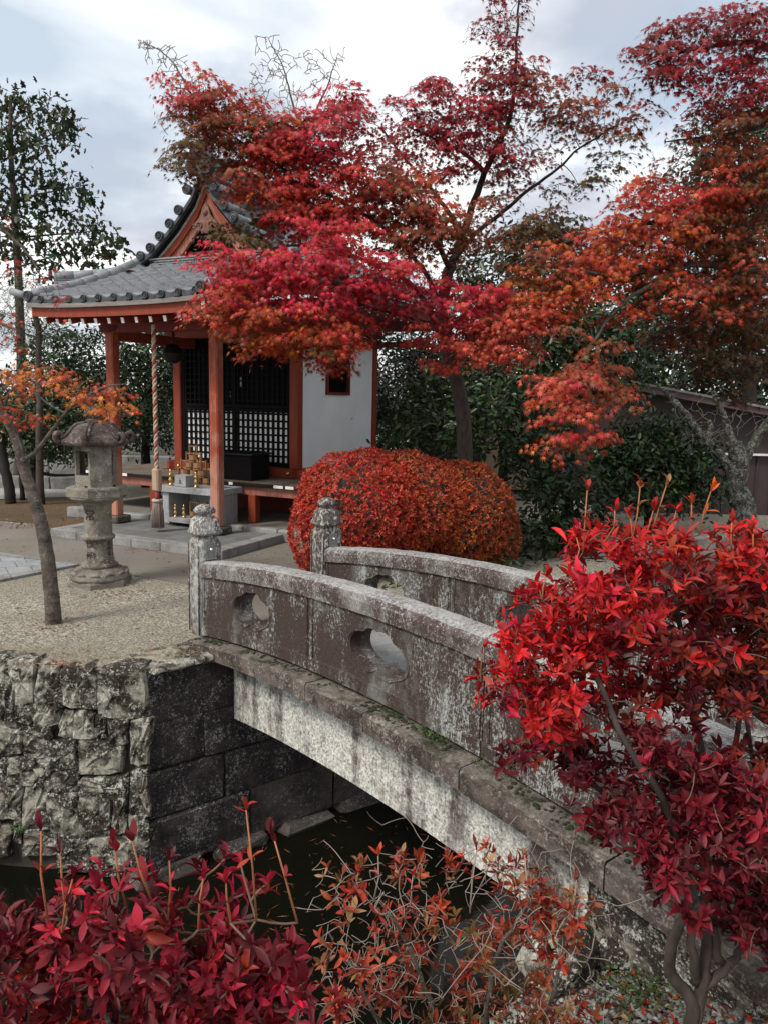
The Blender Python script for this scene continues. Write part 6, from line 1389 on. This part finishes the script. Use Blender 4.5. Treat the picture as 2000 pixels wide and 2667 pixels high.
# foreground azaleas
def azalea(name, label, base, blobs, leaf, stems, m=5, dens=1., nparts=300, twig='twigbrown', rosr=.55, tall=(), group=None, extra=0, tr=.0022, stemmat='barkpale', up=.75, shoot='twigorange', opn=.9, rnd=.35, wb=.09):
    tb = Vector(base); o = thing(name, label, 'azalea', tuple(tb), 0, group); iv = Matrix.Translation(-tb); sk = Skel()
    for pts, r0, r1 in stems: blimb(sk, 'stem', pts, r0, r1, o, iv, stemmat, 9, 5, .006)
    outs = []; cen = []
    for (x, y, r, Y, keys, k) in blobs:
        c = np.array(at(x, y, Y)); R_ = r*Y/F; lp = leaf*F/Y; n = max(3, int(dens*k*math.pi*r*r/(lp*lp*1.15))); nc = max(3, n//7); sub_ = c+ball(nc)*np.array([R_*1.08, max(R_*1.35,.11), R_*1.08]); p = np.repeat(sub_, n//nc+1, 0)[:n]+rng.normal(0,1,(n,3))*np.array([.024,.03,.017]); n = len(p); cen.append(p)
        ax = unit((p-c)/R_*.6+np.array([0,-.15,up])+rng.normal(0,rnd,(n,3))); outs.append(rosettes(p, ax, leaf, LEAFH, keys, m, opn))
        mm = n//2
        p2 = p[:mm]-ax[:mm]*leaf*.45; outs.append(rosettes(p2, ax[:mm]+rng.normal(0,.2,(mm,3)), leaf*.85, LEAFH, keys, 3, 1.15))
    for (x, y, Y, l, keys) in tall:
        p = np.array([at(x, y, Y)]); ax = unit(np.array([[rng.normal(0,.14), rng.normal(0,.1), 1.]])); st0 = p-ax*l
        mbs = MB(); mbs.tube([iv @ Vector(st0[0]), iv @ Vector((st0+ax*l*.5+rng.normal(0,.006,(1,3)))[0]), iv @ Vector(p[0])], [.0024,.002,.0015], 6); mbs.build('shoot', MAT[shoot], o); cen.append(st0)
        q_ = unit(ax+rng.normal(0,.05,(1,3))); outs.append(rosettes(p, q_, leaf*.85, LEAFH, keys, 4, .35)); 
        if l > .07: outs.append(rosettes(p-ax*l*.45, q_, leaf*.8, LEAFH, keys, 3, .9))
    cen = np.concatenate(cen); mbt = MB(); sk.grow(mbt, cen, tr, .03, .006, 5, .008, wb)
    if extra:
        idx = rng.choice(len(cen), extra); tg = cen[idx]+rng.normal(0,.05,(extra,3)); sk.grow(mbt, tg, tr*.8, .0, .005, 4, .005, wb)
    mbt.v = [tuple(iv @ Vector(v)) for v in mbt.v]; mbt.build('twigs', MAT[twig], o, kind='stuff')
    foliage(o, np.array(tb), *[np.concatenate([q_[i] for q_ in outs]) for i in range(4)], LEAFH, MAT['leaf'], MAT['leafobj'], nparts, 'leaf', 'leaves'); return o
lit_ = [('bright',4),('crimson',1),('red',1),('pink',.6)]; bo_ = [('bright',2),('red',1.5),('brownred',1),('redor',.4)]; mx_ = [('bright',1),('maroon',1.5),('brownred',1.2),('purple',.6)]; shade_ = [('wine',3),('maroon',2.2),('pink',.6),('purple',.5)]; wl_ = [('pink',1.6),('maroon',2),('wine',1.5)]; bw_ = [('brownred',2),('purple',1),('wine',1),('rust',.8)]  # sun and shade painted into leaf tints: bright upper left, wine lower tier
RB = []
for t in [(1545,1440,62,lit_,1),(1480,1530,60,lit_,1),(1620,1480,80,lit_,1),(1740,1430,80,bo_,1),(1870,1470,100,bo_,1),(1990,1500,100,mx_,1),(1400,1620,80,lit_,1),(1520,1620,90,lit_,1.1),(1650,1600,100,lit_,1.1),(1810,1600,115,mx_,1),(1960,1640,110,bw_,1),(1330,1700,60,lit_,1),(1320,1790,62,mx_,1),(1430,1790,90,lit_,1.1),(1560,1740,90,lit_,1),(1700,1720,90,mx_,1),(1860,1740,100,bw_,.8),(1990,1790,90,bw_,.8),(1400,1900,75,mx_,.9),(1500,1870,70,lit_,.8),(1340,1970,46,shade_,.7),(1600,1870,60,mx_,.45),(1700,1860,60,bw_,.5),(1780,1880,60,bw_,.5),(1880,1850,70,bw_,.6),(1650,1790,60,mx_,.6),(1440,1980,50,shade_,.6),(1390,1840,60,lit_,.7),(1620,1960,60,shade_,.6),(1720,1980,70,shade_,.9),(1840,1960,70,wl_,.8),(1960,1970,80,bw_,.4),(1500,2010,70,shade_,.8),(1560,2090,76,shade_,1),(1690,2090,100,shade_,1),(1830,2080,100,wl_,1),(1960,2090,100,wl_,.9),(1600,2190,60,shade_,.9),(1710,2220,90,wl_,1),(1850,2220,100,shade_,1.1),(1980,2230,100,wl_,1),(1790,2310,60,wl_,.8),(1900,2340,80,shade_,1),(2000,2350,80,shade_,1),(1940,2450,60,wl_,.8),(2020,2480,60,shade_,.9),(2080,1600,120,mx_,.8),(2080,1900,120,bw_,.8),(2080,2200,120,shade_,.8)]:
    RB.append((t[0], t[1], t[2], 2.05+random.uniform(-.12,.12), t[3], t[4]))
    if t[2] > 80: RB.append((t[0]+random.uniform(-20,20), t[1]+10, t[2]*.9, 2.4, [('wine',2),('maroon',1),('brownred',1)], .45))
bs = gnd(1800, 2690, -.02); Yb = bs.y
azalea('azalea_bush', 'tall red azalea bush, painted sunlit scarlet above and shaded wine below, with bare stems over the near bridge end', bs, RB, .037,
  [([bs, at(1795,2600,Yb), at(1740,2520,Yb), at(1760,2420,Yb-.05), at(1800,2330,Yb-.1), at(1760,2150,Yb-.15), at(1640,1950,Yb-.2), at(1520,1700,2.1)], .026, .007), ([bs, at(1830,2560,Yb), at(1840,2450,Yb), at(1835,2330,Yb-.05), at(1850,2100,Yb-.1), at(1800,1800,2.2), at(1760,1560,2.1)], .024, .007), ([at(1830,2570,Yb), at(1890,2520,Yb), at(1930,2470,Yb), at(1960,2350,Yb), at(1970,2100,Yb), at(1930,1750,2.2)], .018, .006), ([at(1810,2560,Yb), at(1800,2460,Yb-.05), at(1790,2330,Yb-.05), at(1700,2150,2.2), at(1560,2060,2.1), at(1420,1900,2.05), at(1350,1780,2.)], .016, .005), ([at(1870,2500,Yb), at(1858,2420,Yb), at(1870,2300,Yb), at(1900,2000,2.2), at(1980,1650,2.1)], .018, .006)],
  tall=[(1528,1275,2.,.17,[('redor',1)]),(1666,1265,2.,.14,[('tan',2),('rust',1)]),(1735,1262,2.,.16,[('tan',2),('rust',1)]),(1850,1280,2.,.12,[('orange',1)]),(1800,1310,2.,.09,bo_),(1600,1330,2.,.09,lit_),(1700,1330,2.,.09,bo_),(1760,1330,2.,.08,bo_),(1905,1360,2.,.08,bo_),(1640,1345,2.,.06,lit_),(1420,1500,2.,.07,lit_),(1260,1690,2.,.07,lit_),(1245,1800,2.,.05,mx_),(1330,1620,2.,.06,lit_),(1500,1400,2.,.07,lit_),(1960,1390,2.,.07,bo_)], extra=420, tr=.0018, dens=3.6, stemmat='bark')
bs = Vector((-.45, 1.15, -.02)); CR = []
cr_ = [('pink',2.2),('crimson',1.2),('maroon',1.8),('wine',1.4),('brownred',.4)]; cd_ = [('maroon',2),('wine',2),('bright',.6),('brownred',.6)]
for t in [(60,2490,95,cd_,1),(190,2440,95,cr_,1),(330,2400,85,cr_,1),(470,2410,90,cr_,1),(610,2430,85,cr_,1),(730,2500,70,cr_,1),(30,2600,100,cd_,1),(150,2570,120,cd_,1.1),(310,2530,120,cr_,1.1),(480,2530,120,cr_,1.1),(640,2560,100,cr_,1.1),(780,2600,60,cr_,1),(100,2680,120,cd_,1.1),(300,2670,120,cd_,1.1),(500,2680,120,cr_,1.1),(700,2680,110,cr_,1.1),(850,2660,40,cr_,.7),(250,2340,50,cr_,.4),(420,2310,46,cr_,.5),(560,2330,50,cr_,.5),(660,2370,44,cr_,.6)]: CR.append((t[0], t[1], t[2], 1.28+random.uniform(-.08,.10), t[3], t[4]))
azalea('azalea_bush', 'crimson azalea bush filling the bottom left corner in the foreground', bs, CR, .035,
  [([bs, at(420,3100,1.3), at(330,2800,1.3), at(250,2560,1.3)], .014, .004), ([bs, at(480,3100,1.3), at(520,2800,1.3), at(560,2520,1.3)], .014, .004), ([bs+Vector((.05,0,0)), at(600,2900,1.3), at(680,2620,1.3)], .010, .004), ([bs, at(300,3100,1.3), at(120,2800,1.3), at(60,2560,1.3)], .012, .004)],
  tall=[(108,2165,1.25,.17,cd_),(158,2225,1.25,.12,cd_),(300,2210,1.25,.12,cr_),(345,2190,1.22,.14,cd_),(442,2240,1.25,.12,cr_),(642,2110,1.25,.22,[('brownred',2),('redor',1)]),(716,2190,1.25,.17,cr_),(530,2290,1.25,.10,cr_),(190,2290,1.2,.10,cr_),(590,2300,1.2,.08,cr_)], nparts=300, up=.8, dens=3.6)
# bare Y twig at the left
MID = []; mk_ = [('brownred',2),('redor',1.3),('rust',1.3),('tan',.8)]; mo_ = [('rust',2),('olive',1.5),('tan',1),('redor',1)]; mr_ = [('red',1),('salmon',1),('brownred',1)]
for t in [(870,2300,34,mo_,.8),(960,2330,60,mk_,.6),(1070,2310,60,mk_,.7),(1180,2330,60,mk_,.6),(1290,2290,60,mk_,.6),(1400,2310,70,mk_,.8),(1480,2340,50,mk_,.9),(930,2450,70,mk_,.55),(1050,2440,80,mk_,.5),(1190,2450,80,mo_,.5),(1320,2420,80,mk_,.6),(1440,2430,70,mk_,.7),(900,2580,80,mr_,.5),(1020,2560,90,mk_,.45),(1160,2560,90,mk_,.45),(1300,2550,90,mo_,.6),(1430,2560,80,mo_,.6),(1000,2660,100,mk_,.5),(1180,2670,100,mo_,.5),(1350,2670,100,mo_,.7),(1480,2640,60,mk_,.5)]: MID.append((t[0], t[1], t[2], 1.9+random.uniform(-.15,.15), t[3], t[4]))
bs = Vector((.18, 2.0, -.12))
azalea('azalea_bush', 'half bare azalea bush with rusty leaves and pale twigs in the lower middle', bs, MID, .031,
  [([bs, at(1200,2900,1.95), at(1150,2700,1.95), at(1080,2500,1.9), at(1010,2380,1.9)], .013, .004), ([bs, at(1230,2850,1.95), at(1260,2650,1.95), at(1300,2480,1.9), at(1380,2340,1.9)], .013, .004), ([bs, at(1120,2850,1.95), at(980,2650,1.9), at(900,2480,1.9)], .011, .004), ([bs, at(1320,2850,1.95), at(1420,2650,1.9), at(1460,2480,1.9)], .011, .004)],
  tall=[(1240,2215,1.88,.17,[('tan',1),('rust',1)]),(1365,2225,1.88,.15,[('gold',1),('tan',1)]),(985,2230,1.88,.12,[('redor',1)]),(1280,2230,1.9,.10,mk_),(1075,2280,1.9,.08,mr_),(1500,2290,1.9,.08,mk_),(1550,2420,1.9,.10,[('gold',1),('olive',1)])], nparts=300, twig='twigpale', extra=1500, tr=.0012, m=4, dens=2.5, wb=.05, shoot='twigpale')

# ================================================================== LITTER AND SMALL STUFF
def litter(name, label, cat, P, size, keys, T=MAPLE5, tilt=.35, mat='leaf'):
    n = len(P); nn = unit(np.array([0,0,1.])+rng.normal(0,tilt,(n,3))); dd = rng.normal(size=(n,3)); o = foliage(None, np.zeros(3), P+np.array([0,0,.008]), rots(nn, dd), size*np.exp(rng.normal(0,.25,n)), colour(keys, n, .3), T, MAT[mat], sname=name)
    tag(o, label, cat, kind='stuff')
def gscatter(n, x0, y0, x1, y1, z=0.): return np.array([np.array(gnd(random.uniform(x0,x1), random.uniform(y0,y1), z)) for _ in range(n)])
def clus(n, x, y, sx, sy, z=0.): return np.array([np.array(gnd(random.gauss(x,sx), random.gauss(y,sy), z)) for _ in range(n)])
lk = [('red',1),('redor',1),('rust',2.5),('brown',3)]
Pg = np.concatenate([gscatter(260, -100,1390,760,1500), gscatter(70, 0,1500,420,1700), clus(170, 395,1432,30,4), clus(90, 210,1482,22,4), clus(60,300,1500,40,10), clus(40,150,1630,40,10), clus(80, 700,1400,40,8), clus(60, 280,1545,60,8), clus(40,150,1730,30,4), gscatter(80,600,1420,780,1520)])
litter('fallen_leaves', 'scattered red and brown fallen maple leaves on the path and gravel', 'leaves', Pg, .040, lk)
Pd = gscatter(2600, -300,1305,330,1378); litter('leaf_litter', 'brown leaf litter covering the dirt patch left of the platform', 'leaf litter', Pd, .055, [('brown',3),('rust',2),('olive',2),('tan',1)])
# near bank: pebbles, leaves, weeds
pb = []
mb = MB()
def bankz(p):
    d = (p[0]-BP(4.02,0).x)*Dx+(p[1]-BP(4.02,0).y)*Dy; d = max(0, d); return -.36*math.exp(-(d/.9)**2)-.02
cnt = 0
for _ in range(5200):
    px, py = random.uniform(1250, 2050), random.uniform(2330, 2760); g_ = gnd(px, py, -.15)
    d = (g_.x-BP(4.02,0).x)*Dx+(g_.y-BP(4.02,0).y)*Dy
    if d < .03: continue
    z = bankz(g_); r = random.uniform(.006,.017)*(1.35 if px > 1800 else 1); m_ = Matrix.Translation((g_.x, g_.y, z+r*.3)) @ Matrix.Rotation(random.uniform(0,6.3), 4, 'Z') @ Matrix.Rotation(random.uniform(-.4,.4), 4, 'X') @ Matrix.Diagonal((1, random.uniform(.6,.9), .55, 1))
    mb.lathe([(r*.55,-r*.7),(r,-.1*r),(r*.8,r*.55),(r*.3,r*.85)], 6, mat=m_, mi=random.choice((0,0,1,2)), smooth=False)
MAT['peb1'] = simple('pebble_grey', (.20,.195,.18), .8, .4, 30., .3); MAT['peb2'] = simple('pebble_pale', (.34,.33,.30), .8, .3, 30., .3); MAT['peb3'] = simple('pebble_dark', (.08,.075,.07), .8, .4, 30., .3)
tag(mb.build('pebbles', [MAT['peb1'], MAT['peb2'], MAT['peb3']]), 'grey pebbles covering the near bank around the azalea stems', 'pebbles', kind='stuff')
PB = np.array([[g_.x, g_.y, bankz(g_)+.01] for g_ in [gnd(random.uniform(1250,2030), random.uniform(2400,2740), -.15) for _ in range(900)]])
litter('bank_leaf_litter', 'dry red and brown leaves lying on the pebbles of the near bank', 'leaf litter', PB, .030, [('brownred',2),('rust',2),('tan',1),('red',1),('olive',1)], LEAFB, .6)
PW = np.array([[g_.x+rng.normal(0,.03), g_.y+rng.normal(0,.03), bankz(g_)+.02+random.random()*.03] for g_ in [gnd(random.choice((1640,1700,1600,1740))+random.gauss(0,26), random.choice((2460,2500,2530,2560))+random.gauss(0,14), -.2) for _ in range(520)]])
litter('ground_cover', 'small green weeds sprouting between the pebbles beside the rock', 'weeds', PW, .022, [('lgreen',3),('green',2),('pine',1)], LEAFS, .7)
rkp = gnd(1455, 2475, -.3); rk = thing('bank_rock', 'pale rounded rock at the water edge of the near bank', 'rock', (rkp.x, rkp.y, -.36), .4)
MB().lathe([(.10,-.05),(.185,.02),(.175,.10),(.12,.15),(.05,.175),(.002,.18)], 11, wob=lambda th, z: 1+.18*math.sin(2*th+.5)+.07*math.sin(5*th+z*30), smooth=False).build('rock', MAT['rubble'], rk)
r2 = gnd(1590, 2440, -.3); rk = thing('bank_rock', 'dark flat rock against the foot of the near abutment', 'rock', (r2.x, r2.y, -.36), 1.)
MB().lathe([(.10,-.05),(.16,.02),(.15,.08),(.08,.11),(.002,.12)], 10, wob=lambda th, z: 1+.15*math.sin(3*th+.5), smooth=False).build('rock', MAT['rubbledark'], rk)
# needles and leaves on the water
n = 1100; P = np.array([[random.uniform(-3.6,1.6), random.uniform(2.6,7.), -1.692] for _ in range(n)]); P = P[(P[:,1] < 5.6+ (P[:,0]+1.2)*.78)]
dd = np.stack([np.cos(a_ := rng.random(len(P))*6.28), np.sin(a_), 0*a_], 1); o = foliage(None, np.zeros(3), P, rots(np.tile([0,0,1.], (len(P),1)), dd), rng.uniform(.03,.10,len(P)), colour([('tan',2),('gold',3),('rust',1)], len(P), .3), NEED, MAT['leaf'], sname='floating_needles'); tag(o, 'dry needles and twigs floating on the dark canal water', 'needles', kind='stuff')
P = np.array([[random.uniform(-3.4,1.), random.uniform(2.8,5.2), -1.693] for _ in range(150)]); litter('floating_leaves', 'dry leaves floating on the dark canal water', 'leaves', P-np.array([0,0,.006]), .035, lk, MAPLE5, .05)
# weeds in the wall and along the bridge seam
for (px, py, lbl) in ((70,2150,'small green fern tuft growing at the foot of the rubble wall'),):
    p = onwall(px, py)-wn*0+wnorm*.10; w_ = thing('fern_tuft', lbl, 'weed', tuple(p)); mbw = MB()
    for i in range(22):
        a_ = random.random()*6.28; l = random.uniform(.05,.11); mbw.tube([(0,0,0), (l*.5*math.cos(a_), l*.5*math.sin(a_), l*.6), (l*math.cos(a_), l*math.sin(a_), l*.4)], [.0025,.002,.0006], 4, cap=False)
    mbw.build('fronds', MAT['weed'], w_)
PS = []
for (s, n) in ((2.15,10),(2.75,26),(3.0,40),(3.12,50),(3.35,14),(3.6,16),(2.45,14)):
    for _ in range(n): p = BP(s+random.gauss(0,.035), -.13+random.gauss(0,.015), zb(s)*.97+.0+abs(random.gauss(0,.016))); PS.append([p.x, p.y, p.z])
litter('seam_weeds', 'tiny bright green weeds growing in the seam of the bridge', 'weeds', np.array(PS), .022, [('lgreen',3),('weedg',3)] if 'weedg' in COL else [('lgreen',3),('green',1)], LEAFS, .8)
# dry grass tufts on the gravel edge
mb = MB()
for _ in range(700):
    u = random.random(); g_ = gnd(random.choice((random.gauss(460,50), random.gauss(40,70), random.gauss(250,120))), random.gauss(1708,14)); a_ = random.random()*6.28; l = random.uniform(.03,.09)
    if (g_.x-e0.x)*Dx+(g_.y-e0.y)*Dy > -.03 and g_.x > -1.75: continue
    mb.tube([(g_.x, g_.y, 0), (g_.x+l*.6*math.cos(a_), g_.y+l*.6*math.sin(a_), l*.35), (g_.x+l*math.cos(a_), g_.y+l*math.sin(a_), l*.15)], [.0016,.0014,.0006], 3, cap=False)
tag(mb.build('dry_grass', simple('dry_grass_blade', (.30,.24,.15), .8, .3, 20., 0)), 'dry straw coloured grass along the edge of the gravel court', 'grass', kind='stuff')
